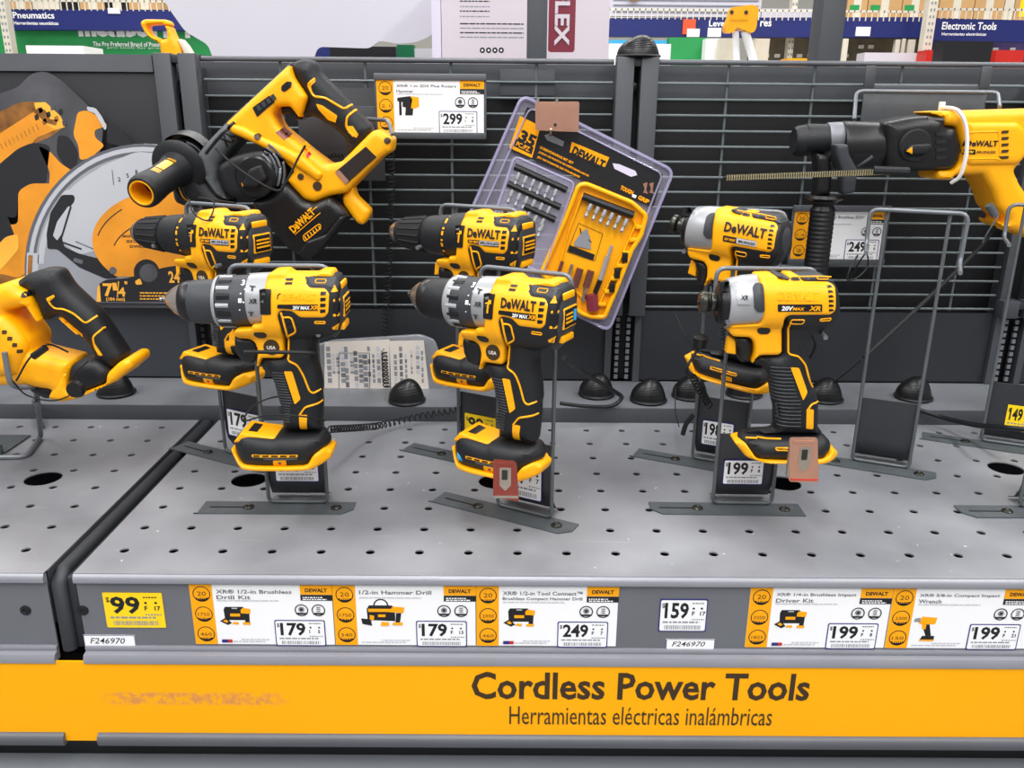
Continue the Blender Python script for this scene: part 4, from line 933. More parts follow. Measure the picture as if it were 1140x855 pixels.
        p = N([(600, 255)])[0]; t.text('lettering', 'DeWALT', p[0], p[1], .047, .0108, 'ink', None, .035)
        sp_ = t.patch('spec_plate', N([(600, 282), (845, 282), (845, 322), (600, 322)]), 'ink', .0007, .0005)
        t.patch('spec_plate_light', N([(700, 284), (845, 284), (845, 320), (700, 320)]), 'ink_pale', .001, .0003, .003, sp_)
        p = N([(712, 311)])[0]; t.text('spec_text', 'BRUSHLESS', p[0], p[1], .0195, .003, 'ink', sp_, .03, .2, 0, .0014)
        p = N([(610, 311)])[0]; t.text('spec_text', '20V MAX', p[0], p[1], .013, .003, 'card_orange', sp_, .03, .2, 0, .0014)
    # nose
    cs = t.lathe('gear_case', S([(300, 122, 420), (308, 114, 422), (400, 94, 418), (470, 88, 414), (535, 86, 408)]), 'silver')
    if worn:
        t.patch('case_plate', N([(345, 205), (425, 205), (430, 278), (345, 278)]), 'silver', .001, .001, .003)
        p = N([(365, 248)])[0]; t.text('case_mark', 'XR', p[0], p[1], .0075, .0045, 'ink', cs, .03, .2, 0, .0016)
    t.patch('case_insert', N([(450, 175), (475, 152), (512, 150), (515, 325), (475, 328), (450, 300)]), 'charcoal', .0016, .002)
    nb = t.lathe('nose_bumper', S([(228, 205, 345), (236, 170, 375), (250, 145, 395), (285, 130, 412), (305, 126, 416)]), 'black')
    for an in (.9, 2.2): pass
    t.patch('bumper_tab', N([(250, 150), (310, 142), (312, 205), (245, 210)]), 'rubber', .0012, .0015)
    t.lathe('anvil_collar', S([(108, 240, 295), (116, 205, 322), (135, 192, 330), (158, 196, 330), (168, 222, 305), (180, 225, 300), (188, 208, 318), (212, 205, 322), (222, 212, 316), (240, 215, 315)]), 'darksteel')
    t.lathe('bit_socket', S([(100, 250, 282), (112, 250, 282)]), 'black')
    # foot
    t.solid('foot', puff(GF([(530, 388), (860, 388), (886, 425), (884, 465), (845, 512), (560, 508), (505, 450), (500, 420)]), fw, .013, w0=WC, rc=.004), 'rubber')
    t.solid('foot_rim', puff(GF([(478, 432), (495, 418), (520, 420), (560, 500), (700, 500), (850, 498), (885, 462), (914, 485), (900, 515), (850, 520), (600, 514), (520, 498)]), lambda u, v: fw(u, v)*1.04, .004, w0=WC, rc=.004), YV)
    t.stripe('foot_piping', GF([(522, 384), (600, 391), (668, 391)]), .0012, YV)
    br = t.stripe('vent_surround', GF([(636, 430), (760, 432), (760, 446), (636, 444)]), .0009, YV, closed=True)
    for i in range(4): t.patch('vent', GF([(644+30*i, 434), (664+30*i, 434), (664+30*i, 443), (644+30*i, 443)]), 'black', .0006, 0)
    lt = t.patch('latch', GF([(690, 462), (740, 462), (740, 488), (690, 488)]), YV, .0009)
    if not worn:
        t.stripe('foot_edge', GF([(508, 420), (560, 497), (700, 500), (845, 500)]), .0011, YV)
    return t
g1 = 'drills on the wire stands'; g2 = 'impact drivers on the wire stands'
tA = drill(FA, 'brushless drill with silver ring and worn yellow lettering, front row left', 'xr', g1)
tB = drill(PL(FB, -.008, 0, 0), 'hammer drill with silver collar and blue wireless mark on its foot, front row middle', 'xrh', g1)
tD = driver(FD, 'front row impact driver marked 20V MAX XR, copper tag at its foot', True, g2)
tA2 = drill(PL(FA2, .010, 0, .045, 6), 'hammer drill with all-black chuck at the rear left, behind the silver-ringed drill', 'blk', g1)
tB2 = drill(PL(FB2, .009, 0, .046, 0), 'drill with all-black chuck at the rear middle, beside the blister pack', 'blk', g1)
tC2 = driver(PL(FC2, -.018, 0, .054, -8, 6), 'rear impact driver with plain silver nose and black lettering', False, g2)

# =================================================================== hanging rotary hammer, left
Y1 = 1.165
F1 = Frame((onY(290, 170, Y1).x, Y1, onY(290, 170, Y1).z)); F1.o.z = 0
t = Tool('rotary_hammer', 'rotary hammer hung tilted on the wire wall, its black side handle pointing down left', 'rotary hammer', F1, F1, 0, 'rotary hammers')
K = crop(F1, 130, 60, 3.5625, 0); N = crop(F1, 130, 60, 3.5625, -.036)
t.solid('gear_case', puff(K([(462, 268), (505, 310), (500, 350), (470, 380), (430, 440), (430, 500), (470, 575), (420, 560), (370, 490), (343, 440), (345, 395), (385, 345)]), .036, .014, s=.006, rc=.004), 'slate')
t.solid('front_collar', puff(K([(345, 400), (400, 520), (470, 590), (430, 620), (300, 600), (255, 585), (243, 520), (260, 470)]), .034, .016, s=.006, rc=.01), 'rubber')
for i, m_ in enumerate(('black', 'card_orange', 'black')):
    t.stripe('collar_ring', K([(258+14*i, 500-5*i), (285+14*i, 560), (330+10*i, 590)]), .0016 if m_ == 'black' else .0008, m_)
fr_ = K([(455, 275), (702, 46), (722, 100), (772, 172), (742, 255), (705, 208), (655, 210), (638, 240), (660, 285), (765, 372), (850, 436), (905, 424), (1020, 308), (1045, 298), (1102, 333), (1098, 383), (1058, 408), (948, 520), (925, 545), (862, 556), (800, 582), (762, 572), (722, 530), (690, 495), (722, 462), (690, 430), (655, 380), (600, 352), (545, 345), (500, 322)])
t.solid('yellow_frame', puff(fr_, .030, .008, s=.006, rc=.004), YV)
t.solid('motor_ridge', puff(K([(470, 270), (540, 290), (600, 325), (680, 360), (760, 400), (840, 470), (820, 500), (730, 440), (660, 395), (560, 345), (480, 310)]), .036, .006, s=.006, rc=.004), YV)
t.solid('rear_handle', puff(K([(700, 45), (720, 28), (755, 20), (795, 30), (818, 80), (905, 165), (1022, 292), (1012, 330), (975, 372), (925, 412), (898, 425), (925, 370), (905, 325), (850, 280), (780, 243), (742, 257), (768, 175), (716, 100)]), .022, .015, s=.005, rc=.006), 'rubber')
t.stripe('handle_piping', K([(800, 100), (772, 125), (795, 170), (840, 175), (915, 220), (938, 202)]), .0016, YV)
t.stripe('handle_piping', K([(955, 222), (925, 250), (922, 290), (950, 325)]), .0016, YV)
t.patch('handle_inlay', K([(772, 118), (800, 98), (803, 112), (785, 130), (792, 160), (780, 150)]), YV, .001)
t.patch('handle_inlay', K([(805, 198), (830, 205), (888, 245), (880, 272), (850, 262), (815, 222)]), YV, .001)
t.patch('handle_inlay', K([(922, 285), (948, 285), (970, 318), (962, 332), (930, 312)]), YV, .001)
t.solid('trigger', puff(K([(655, 212), (680, 202), (705, 210), (735, 255), (755, 258), (715, 262), (690, 232), (660, 240)]), .009, .004, s=.005), 'black')
t.solid('battery_shroud', puff(K([(560, 575), (640, 545), (692, 500), (762, 572), (800, 584), (862, 558), (903, 590), (935, 632), (850, 720), (790, 790), (765, 800), (700, 760), (640, 690), (590, 640)]), .037, .010, s=.006, rc=.006), 'black')
t.solid('shroud_rail', puff(K([(905, 632), (938, 628), (850, 735), (790, 800), (765, 800), (745, 770), (780, 725), (850, 700)]), .040, .004, s=.005), 'black')
t.solid('yellow_lever', puff(K([(905, 592), (900, 560), (945, 520), (952, 560), (1012, 618), (1005, 645), (985, 674), (960, 668)]), .018, .007, s=.005, rc=.005), YV)
t.patch('vent_block', N([(533, 213), (600, 165), (622, 190), (552, 250)]), 'black', .001)
for i in range(4): t.patch('vent_rib', N([(548+19*i, 208-14*i), (560+19*i, 200-14*i), (572+19*i, 218-14*i), (560+19*i, 228-14*i)]), 'charcoal', .002, 0)
t.patch('frame_slot', N([(648, 128), (670, 108), (690, 110), (688, 130), (662, 150), (648, 146)]), 'black', .001, .002)
t.patch('rating_label', N([(625, 312), (658, 290), (692, 318), (660, 342)]), 'socket', .0006, .0005)
t.patch('warning_label', N([(745, 345), (762, 365), (720, 425), (705, 410)]), 'card_orange', .0006, 0)
t.patch('warning_mark', N([(745, 400), (758, 388), (766, 400), (752, 414)]), 'red', .001, 0)
pl_ = t.patch('data_plate', N([(985, 368), (1028, 410), (905, 520), (862, 470)]), 'screen', .0012, .001)
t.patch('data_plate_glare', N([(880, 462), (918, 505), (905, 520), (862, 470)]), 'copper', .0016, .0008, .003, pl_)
c0 = N([(482, 368)])[0]; t.text('case_mark', 'XR', N([(432, 365)])[0][0], N([(432, 372)])[0][1], .020, .014, 'black', None, .03, 0, math.radians(38), .0018)
c0 = N([(705, 712)])[0]; t.text('lettering', 'DeWALT', c0[0], c0[1], .041, .0105, 'card_orange', None, .035, 0, math.radians(41), .0016)
for a_, b_ in (((698, 684), (794, 606)), ((708, 716), (808, 630))): t.stripe('lettering_rule', N([a_, b_]), .0006, 'card_orange')
t.stripe('vent_frame', N([(738, 722), (805, 672), (812, 690), (746, 745)]), .0007, 'card_orange', closed=True)
for i in range(6): t.stripe('shroud_vent', N([(745+11*i, 722-8*i), (753+11*i, 736-8*i)]), .0009, 'card_orange')
for p_ in ((557, 328), (725, 488), (792, 526), (1070, 345)):
    c0 = N([p_])[0]; R0 = .0042 if p_ != (792, 526) else .006
    t.patch('screw_recess', [(c0[0]+R0*math.cos(a), c0[1]+R0*math.sin(a)) for a in [k*math.pi/8 for k in range(16)]], 'ink_brown', .0012)
t.solid('mode_housing', puff(K([(430, 440), (500, 395), (600, 375), (650, 400), (700, 480), (640, 545), (560, 570), (480, 560), (440, 500)]), .040, .008, s=.006, rc=.012), 'rubber')
for k_ in range(4):
    t.stripe('spring_ring', N(arc(545, 470, 75+15*k_, 80+15*k_, 62, -28, 12)), .0017, 'slate' if k_ % 2 else 'ledge')
ce = N([(558, 484)])[0]
dl = t.solid('mode_dial', revolve([(-.002, .026), (.006, .026), (.0085, .0235), (.0085, .002)], (ce[0], -.041, ce[1]), (0, -1, 0), 32), 'black')
t.solid('dial_grip', puff([(ce[0]-.017, ce[1]-.012), (ce[0]-.004, ce[1]+.010), (ce[0]+.012, ce[1]+.016), (ce[0]+.018, ce[1]-.002), (ce[0]+.004, ce[1]-.014)], .009, .003, w0=-.050, s=.004, rc=.004), 'rubber')
t.patch('dial_arrow', N([(508, 508), (524, 516), (512, 526)]), 'card_orange', .0012, 0)
t.stripe('top_strap', K([(345, 395), (400, 330), (455, 272)])[:] and N([(352, 395), (400, 335), (462, 272)]), .0022, 'black')
t.solid('top_strip', tube([(F1.P(130+x/3.5625, 60+y/3.5625, 0)[0], 0, F1.P(130+x/3.5625, 60+y/3.5625, 0)[1]) for x, y in ((340, 392), (452, 270), (560, 172), (700, 44))], .004, 8), 'black')
# side handle, pointing down left towards the viewer
a_ = F1.P(130+98/3.5625, 60+552/3.5625, -.115); b_ = F1.P(130+285/3.5625, 60+425/3.5625, -.005)
A_ = Vector((a_[0], -.115, a_[1])); B_ = Vector((b_[0], -.005, b_[1])); D_ = B_-A_; L_ = D_.length
hd = t.solid('side_handle', revolve([(.030, .0135), (.002, .0135), (0, .0155), (0, .0185), (.004, .0205), (.012, .0212), (L_*.35, .0188), (L_*.6, .0195), (L_*.72, .0235), (L_*.74, .034), (L_*.77, .037), (L_*.80, .036), (L_*.84, .028), (L_, .024)], A_, D_, 36), 'rubber')
mk('bore_shade', *revolve([(.0285, .0001), (.0285, .0128)], A_, D_, 24, False), 'ink_brown', hd)  # dark disc paints in the shade at the bottom of the hollow handle
mk('handle_bore', *revolve([(.031, .001), (.030, .0132), (.0005, .0134), (-.0006, .0142), (-.0006, .0158), (.001, .0158)], A_, D_, 32, False), YV, hd)
sd = D_.normalized(); up = sd.cross(Vector((0, -1, 0))).normalized(); nn_ = sd.cross(up).normalized()
if nn_.y > 0: nn_ = -nn_
if up.z < 0: up = -up
def hp(s0, h0, off=.0004):
    r_ = .0190+off; th = h0/r_; return A_+sd*(L_*s0)+nn_*(math.cos(th)*r_)+up*(math.sin(th)*r_)
def hpatch(name, s0, s1, h0, h1, m_='yellow_glossy', n=5):
    V = []
    for i in range(n+1):
        for j in range(n+1): V.append(hp(s0+(s1-s0)*i/n, h0+(h1-h0)*j/n, .0009))
    mk(name, V, [(i*(n+1)+j, (i+1)*(n+1)+j, (i+1)*(n+1)+j+1, i*(n+1)+j+1) for i in range(n) for j in range(n)], m_, hd)
hpatch('handle_badge', .33, .55, -.001, .010)
for k_ in range(3): hpatch('badge_bar', .235+.028*k_, .25+.028*k_, -.001, .010); hpatch('badge_bar', .58+.028*k_, .595+.028*k_, -.001, .010)
t.solid('clamp_band', revolve([(0, .038), (.018, .038), (.018, .03), (0, .03)], B_-D_.normalized()*.006, D_, 28, False), 'black')
# hook that carries it
hk = thing('wall_hook', 'grey sheet metal wall bracket with a wire arm behind the tilted rotary hammer', 'bracket', (0, 1.285, 0))
p0 = onY(262, 82, 1.285); p1 = onY(428, 200, 1.285)
mk('bracket_plate', *box(onY(352, 100, 1.285).x, onY(428, 100, 1.285).x, 0, .002, onY(400, 118, 1.285).z, onY(400, 98, 1.285).z), 'column', hk, 0)
mk('bracket_sheet', *box(onY(330, 100, 1.285).x, onY(426, 100, 1.285).x, -.004, -.002, onY(400, 201, 1.285).z, onY(400, 118, 1.285).z, .0008), 'hanger_sheet', hk)
q0 = onY(405, 132, 1.28); q1 = onY(432, 134, 1.17); q2 = onY(437, 150, 1.15)
mk('wire_arm', *tube(bend([(onY(360, 131, 1.28).x, -.006, q0.z), (q0.x, -.006, q0.z), (q1.x, q1.y-1.285, q1.z), (q2.x, q2.y-1.285, q2.z)], .012), .0028, 8), 'wire', hk, 60)
# =================================================================== corded-looking cordless rotary hammer, right
Y2 = 1.17
F2 = Frame((onY(1010, 180, Y2).x, Y2))
t = Tool('rotary_hammer', 'yellow and black rotary hammer lying level with a white zip tie, at the upper right', 'rotary hammer', F2, F2, 0, 'rotary hammers')
K = crop(F2, 870, 100, 4.222, 0); N = crop(F2, 870, 100, 4.222, -.036); S = lambda L: stations(F2, 870, 100, 4.222, 0, L)
t.lathe('body_barrel', S([(300, 150, 372), (315, 146, 376), (470, 150, 378), (560, 156, 374), (720, 165, 370)]), 'black')
t.solid('gear_housing', puff(K([(440, 152), (560, 128), (650, 120), (710, 135), (716, 170), (770, 172), (795, 270), (780, 335), (750, 368), (600, 375), (440, 372)]), .038, .014, s=.006, rc=.006), 'black')
t.lathe('steel_ring', S([(228, 156, 300), (236, 153, 303), (296, 150, 306), (304, 152, 304)]), 'ledge')
t.lathe('chuck', S([(66, 205, 275), (70, 180, 300), (90, 168, 312), (125, 163, 316), (128, 158, 312), (215, 160, 312), (236, 162, 306)]), 'rubber')
t.lathe('chuck_bore', S([(63, 225, 255), (70, 225, 255)]), 'matte_black')
t.solid('clamshell', puff(K([(652, 104), (735, 98), (845, 98), (900, 95), (1200, 86), (1260, 120), (1250, 200), (1092, 192), (1088, 310), (1035, 372), (1060, 430), (1115, 512), (1135, 560), (1200, 600), (1260, 640), (1180, 705), (1060, 662), (980, 632), (966, 604), (1000, 622), (1012, 600), (962, 545), (938, 470), (892, 392), (768, 396), (752, 416), (685, 416), (685, 372), (750, 370), (782, 340), (797, 270), (772, 172), (712, 166), (705, 132)]), .034, .010, s=.006, rc=.004), YV)
t.solid('motor_bulge', puff(K([(800, 150), (1040, 150), (1072, 180), (1086, 210), (1080, 300), (1040, 345), (820, 350), (800, 330), (815, 260)]), .039, .007, s=.006, rc=.005), YV)
for i in range(4): t.patch('housing_vent', N([(722, 200+37*i), (768, 198+37*i), (772, 214+37*i), (722, 216+37*i)]), 'matte_black', .0012, 0)
for i in range(5): t.patch('side_vent', N([(1030-4*i*(i > 3), 192+30*i), (1062, 190+30*i), (1058, 203+30*i), (1026, 206+30*i)]), 'ink_brown', .0008, .0005)
a_ = N([(862, 266), (1012, 238)]); t.text('lettering', 'DeWALT', a_[0][0], a_[0][1], a_[1][0]-a_[0][0], a_[1][1]-a_[0][1], 'ink', None, .035)
sp_ = t.patch('spec_plate', N([(860, 280), (905, 280), (905, 303), (860, 303)]), 'black', .0008, 0)
a_ = N([(867, 298), (897, 286)]); t.text('spec_text', '20V', a_[0][0], a_[0][1], a_[1][0]-a_[0][0], a_[1][1]-a_[0][1], 'paper_yellow', sp_, .03, .1, 0, .0016)
a_ = N([(908, 298), (1000, 286)]); t.text('spec_text', 'BRUSHLESS', a_[0][0], a_[0][1], a_[1][0]-a_[0][0], a_[1][1]-a_[0][1], 'ink', sp_, .03, .1, 0, .0014)
t.stripe('panel_line', N([(860, 325), (1000, 322), (1030, 330)]), .0008, 'yellow_glossy'); t.stripe('panel_line', N([(862, 200), (1015, 195), (1020, 310)]), .0008, 'yellow_glossy')
ce = N([(622, 262)])[0]; t.solid('mode_dial', revolve([(-.004, .021), (.004, .021), (.006, .019), (.006, .001)], (ce[0], -.037, ce[1]), (0, -1, 0), 28), 'matte_black')
kn = t.solid('dial_lever', puff(N([(560, 285), (590, 255), (680, 250), (690, 270), (660, 300), (580, 302)]), .006, .003, w0=-.044, s=.005, rc=.004), 'rubber')
t.patch('dial_arrow', N([(566, 286), (590, 266), (592, 300)]), 'card_orange', .001, 0)
t.solid('lock_pin', tube([(K([(630, 145)])[0][0], -.03, K([(630, 145)])[0][1]), (K([(705, 148)])[0][0], -.03, K([(705, 148)])[0][1])], .0052, 10), 'black')
t.solid('handle_clamp', puff(N([(240, 255), (300, 255), (305, 300), (345, 375), (332, 480), (275, 490), (272, 385), (245, 305)]), .012, .004, w0=-.036, s=.005, rc=.003), 'charcoal')
t.stripe('clamp_wire', N([(382, 362), (438, 312)]), .0022, 'slate')
# side handle hanging down, ribbed
pa = F2.P(918, 217, -.02); hb = F2.P(918, 345, -.02)
hs = t.solid('side_handle', revolve([(0, .024), (.004, .026), (.008, .018), (.014, .0135)]+[(.02+.003*k, .0158 if k % 2 else .0166) for k in range(46)], (pa[0], -.02, pa[1]), (0, 0, -1), 24), 'black', smooth=20)
t.solid('handle_neck', puff(N([(170, 300), (240, 310), (245, 420), (235, 500), (165, 500), (175, 420)]), .014, .006, w0=-.02, s=.006), 'black')
zt_ = spline([(K([(745, 96)])[0][0], 0, K([(745, 96)])[0][1]+.004), (N([(828, 102)])[0][0], -.037, N([(828, 98)])[0][1]), (N([(856, 180)])[0][0], -.043, N([(856, 180)])[0][1]), (N([(856, 300)])[0][0], -.043, N([(856, 300)])[0][1]), (N([(838, 400)])[0][0], -.038, N([(838, 400)])[0][1]), (N([(812, 440)])[0][0], -.028, N([(812, 440)])[0][1])], 8)
zp = mk('zip_tie', *tube(zt_, .0026, 6), 'zip_white'); zp.location = F2.o; tag(zp, 'white zip tie looped round the yellow body of the level rotary hammer', 'zip tie')
mk('zip_tail', *box(K([(748, 96)])[0][0]-.003, K([(748, 96)])[0][0]+.003, -.005, .002, K([(748, 96)])[0][1], K([(748, 56)])[0][1], .0008), 'zip_white', zp)
# serrated depth rod
ra = onY(805, 198, 1.10); rb = onY(1020, 190, 1.10)
rod = thing('depth_rod', 'long thin toothed metal depth rod held across the level rotary hammer', 'rod', (0, 1.10, 0)); ax_ = (rb-ra); n_ = 70; mb = MB()
mb.add(tube([(ra.x, 0, ra.z), (rb.x-.05, 0, rb.z+.0)], .0022, 6)); mb.build('rod_core', 'darksteel', rod)
mb = MB()
for k in range(n_):
    c = ra.lerp(rb, k/n_*.86+.02); mb.add(box(c.x-.0006, c.x+.0006, -.003, .001, c.z-.0034, c.z+.0034))
mb.build('rod_teeth', 'art_rod', rod, 0, kind='stuff')
mk('rod_end', *tube([(rb.x-.055, 0, rb.z), (rb.x-.01, 0, rb.z-.001)], .0055, 10), 'rubber', rod)
# bracket above it
Yb = 1.285; bk2 = thing('wall_bracket', 'grey wall bracket with a sheet and wire guard above the level rotary hammer', 'bracket', (0, Yb, 0))
g = lambda x, y: onY(870+x/4.222, 100+y/4.222, Yb)
mk('bracket_sheet', *box(g(385, 40).x, g(960, 40).x, 0, .002, g(500, 150).z, g(500, 12).z, .0008), 'slate', bk2)
mk('bracket_bar', *box(g(380, 0).x, g(960, 0).x, -.003, 0, g(500, 12).z, g(500, -22).z, .001), 'column', bk2)
for X in (380, 920): mk('bracket_leg', *box(g(X, 0).x, g(X+50, 0).x, -.004, .0, g(500, -10).z, g(500, -112).z, .001), 'column', bk2)
wa = onY(870+342/4.222, 100+140/4.222, 1.2); wb = onY(870+352/4.222, 100+6/4.222, 1.25); wc_ = onY(870+1018/4.222, 100+12/4.222, 1.25); wd_ = onY(870+1026/4.222, 100+82/4.222, 1.2)
mk('wire_guard', *tube(bend([(p.x, p.y-Yb, p.z) for p in (wa, wb, wc_, wd_)], .012), .0028, 8), 'wire', bk2, 60)
# =================================================================== reciprocating saw at the left edge
F3 = Frame((onY(60, 380, .98).x, .98))
t = Tool('power_saw', 'yellow power saw with black rear handle, cut off by the left edge', 'power saw', F3, F3, 0)
K = crop(F3, 0, 280, 5.344, 0); N = crop(F3, 0, 280, 5.344, -.028)
t.solid('yellow_body', puff(K([(-420, 330), (-100, 245), (0, 195), (128, 155), (150, 170), (190, 205), (225, 225), (240, 260), (255, 310), (292, 385), (288, 398), (275, 392), (215, 300), (110, 325), (105, 345), (180, 420), (238, 495), (246, 570), (470, 625), (480, 660), (464, 760), (470, 800), (350, 832), (370, 790), (200, 765), (0, 765), (-420, 740)]), .030, .012, s=.006, rc=.004), YV)
t.solid('body_bulge', puff(K([(-300, 400), (50, 335), (110, 350), (180, 425), (235, 500), (240, 560), (190, 700), (-300, 720)]), .038, .014, s=.007, rc=.006), YV)
t.solid('rear_handle', puff(K([(102, 225), (112, 178), (200, 120), (295, 92), (368, 95), (430, 195), (605, 358), (762, 598), (758, 632), (702, 690), (560, 640), (590, 610), (540, 520), (440, 425), (360, 350), (310, 400), (290, 395), (235, 262), (185, 206), (125, 228)]), .021, .015, s=.005, rc=.006), 'rubber')
t.solid('black_foot', puff(K([(468, 675), (480, 640), (560, 612), (640, 625), (700, 680), (692, 745), (560, 795), (500, 800), (462, 770)]), .029, .010, s=.005, rc=.006), 'rubber')
t.solid('yellow_rim', puff(K([(352, 832), (368, 795), (440, 690), (466, 655), (462, 775), (500, 802), (560, 797), (690, 748), (695, 690), (762, 625), (800, 605), (838, 615), (846, 655), (750, 735), (520, 838), (430, 855)]), .030, .006, s=.005, rc=.004), YV)
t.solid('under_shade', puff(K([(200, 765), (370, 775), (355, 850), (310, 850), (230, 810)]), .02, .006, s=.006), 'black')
t.stripe('handle_piping', K([(375, 242), (340, 270), (375, 318), (430, 318), (490, 345), (560, 405), (605, 370)]), .0012, YV)
t.stripe('handle_piping', K([(658, 432), (602, 480), (610, 545), (650, 590)]), .0012, YV)
t.patch('handle_inlay', K([(600, 500), (612, 520), (660, 590), (630, 590), (605, 545)]), YV, .0008)
t.patch('handle_inlay', K([(385, 375), (415, 372), (535, 470), (540, 520), (520, 500), (400, 392)]), YV, .0008)
t.patch('handle_inlay', K([(332, 255), (375, 235), (382, 248), (350, 275), (336, 272)]), YV, .0008)
t.patch('direction_button', N([(122, 245), (170, 235), (184, 255), (170, 275), (125, 275)]), 'black', .001, .002)
for x_, y_ in ((52, 468), (84, 506), (112, 544), (136, 584), (-4, 672)): t.patch('body_vent', N([(x_-12, y_-12), (x_+12, y_-8), (x_+12, y_+12), (x_-12, y_+10)]), 'ink_brown', .0008, .0006)
sw = thing('wire_saw_stand', 'bent wire stand carrying the yellow saw on the left deck', 'display stand', (F3.o.x, F3.o.y, 0))
def pw(x, y, w_): p = F3.P(x, y, w_); return (p[0], w_, p[1])
g0 = onZ(0, 511); gz = lambda x, y, z=.003: (onZ(x, y).x-F3.o.x, onZ(x, y).y-F3.o.y, z)
mk('stand_wire', *tube(bend([pw(5, 392, -.045), pw(12, 432, -.045), pw(38, 430, -.02), (pw(40, 430, -.01)[0], -.01, pw(40, 430, -.01)[2]), gz(46, 488), gz(30, 511), gz(-30, 512)], .014), .0034, 10), 'wire', sw, 60)
mk('stand_wire', *tube(bend([gz(48, 478), gz(40, 460, .02), pw(40, 450, .0)], .01), .003, 8), 'wire_grey', sw, 60)
mk('base_bracket', *box(gz(-30, 500)[0], gz(14, 500)[0], gz(0, 505)[1], gz(0, 486)[1], .0005, .003, .0006), 'foot_plate', sw)
mk('bracket_flange', *box(gz(-30, 500)[0], gz(12, 500)[0], gz(0, 507)[1], gz(0, 505)[1], .001, .014, .0006), 'foot_plate', sw)

# =================================================================== blister pack of driver bits
Yp = 1.215; FH = Frame((onY(640, 230, Yp).x, Yp)); K = crop(FH, 500, 100, 3.165, 0); KF = crop(FH, 500, 100, 3.165, -.022)
bp = thing('bit_set_pack', 'clear blister pack of 35 driver bits in a yellow case, hung askew in the middle', 'bit set pack', FH.o, 0)
oc = [(258, 20), (790, 285), (562, 848), (12, 575)]
def solidp(name, L, w0, th, m_, Kf=K, r=.008, par=bp, s=.008, er=.002): return mk(name, *puff(Kf([p for p in L]), th/2, min(er, th/2), s=s, w0=w0, rc=r), m_, par, 40)
solidp('backing_card', [(275, 60), (752, 296), (720, 410), (220, 205)], -.0015, .0008, 'ink', s=.01, r=.002, er=.0003)
solidp('pack_shell', oc, .002, .0016, 'blister', s=.012, er=.0007, r=.012)
rim = [(p.x, 0, p.y) for p in [Vector(q_[:2]) for q_ in rpoly(K(oc), .012, 5)]]
mk('pack_rim', *tube([(x, -.0015, z) for x, _, z in rim], .0026, 6, True), 'blister_edge', bp, 60)
inn = K([(285, 62), (752, 296), (548, 815), (55, 560)]); rim2 = [Vector((*q_[:2], 0)) for q_ in rpoly(inn, .01, 5)]
mk('pack_ridge', *tube([(p.x, -.003, p.y) for p in rim2], .0015, 6, True), 'blister_edge', bp, 60)
pr = Print(); KP = K
def pp(L, m_, l): pr.poly([p[:2] for p in KP(L)], m_, l)
pp([(278, 62), (752, 298), (712, 412), (210, 212)], 'ink', 1)
pp([(250, 92), (322, 128), (292, 240), (212, 204)], 'card_orange', 2)
rt = -math.atan2(233, 500)*.98
def pt(s_, x, y, wd, ht, m_, l=4, bold=.03): q_ = KP([(x, y)])[0]; u = math.hypot(*(Vector(KP([(x+wd, y+wd*.47)])[0])-Vector(q_))); pr.text(s_, q_[0], q_[1], u, ht, m_, l, bold, 0, -math.radians(24.5))
pt('35', 240, 178, 55, .0165, 'ink', 4, .05); pp([(236, 172), (298, 202), (290, 228), (228, 198)], 'ink', 3); pt('PC./PZ.', 234, 196, 48, .0065, 'card_orange', 5)
pt('DEWALT', 428, 226, 112, .0122, 'ink', 6, .05); pp([(432, 183), (564, 238), (548, 272), (424, 220)], 'card_orange', 3)
for i, s_ in enumerate(('SCREWDRIVING BIT SET', 'JUEGO DE PUNTAS DE DESTORNILLADOR', 'JEU DE POINTES DE TOURNEVIS')): pt(s_, 318-5*i, 206+17*i, (118, 178, 150)[i], .0036, 'card_orange', 4, .04)
pt('TOUGH', 600, 350, 44, .0062, 'card_orange', 4, .05); pt('GRIP', 662, 384, 38, .0062, 'card_orange', 4, .05); pp([(646, 366), (660, 372), (656, 382), (643, 376)], 'white', 4)
pp([(575, 258), (600, 262), (655, 285), (662, 300), (640, 306), (582, 278)], 'lavender', 4); pp([(335, 160), (350, 155), (405, 182), (400, 200), (345, 178)], 'ledge', 3)
for x_ in (690, 712): pp([(x_-8, 330), (x_+8, 325), (x_+4, 352), (x_+10, 366), (x_-8, 362), (x_-2, 348)], 'copper', 4)
mk('card_print', [(x, y-.0020, z) for x, y, z in pr.V], pr.F, pr.ms, bp, 0, idx=pr.I)
# clear inner tray ridges
tray = [Vector((*q_[:2], 0)) for q_ in rpoly(K([(232, 232), (440, 325), (330, 640), (120, 560)]), .008, 5)]
mk('tray_ridge', *tube([(p.x, -.012, p.y) for p in tray], .0018, 6, True), 'blister_edge', bp, 60)
mk('tray_side', *puff(K([(226, 228), (445, 322), (335, 645), (112, 560)]), .0008, .0003, s=.012, w0=-.010, rc=.008), 'blister', bp)
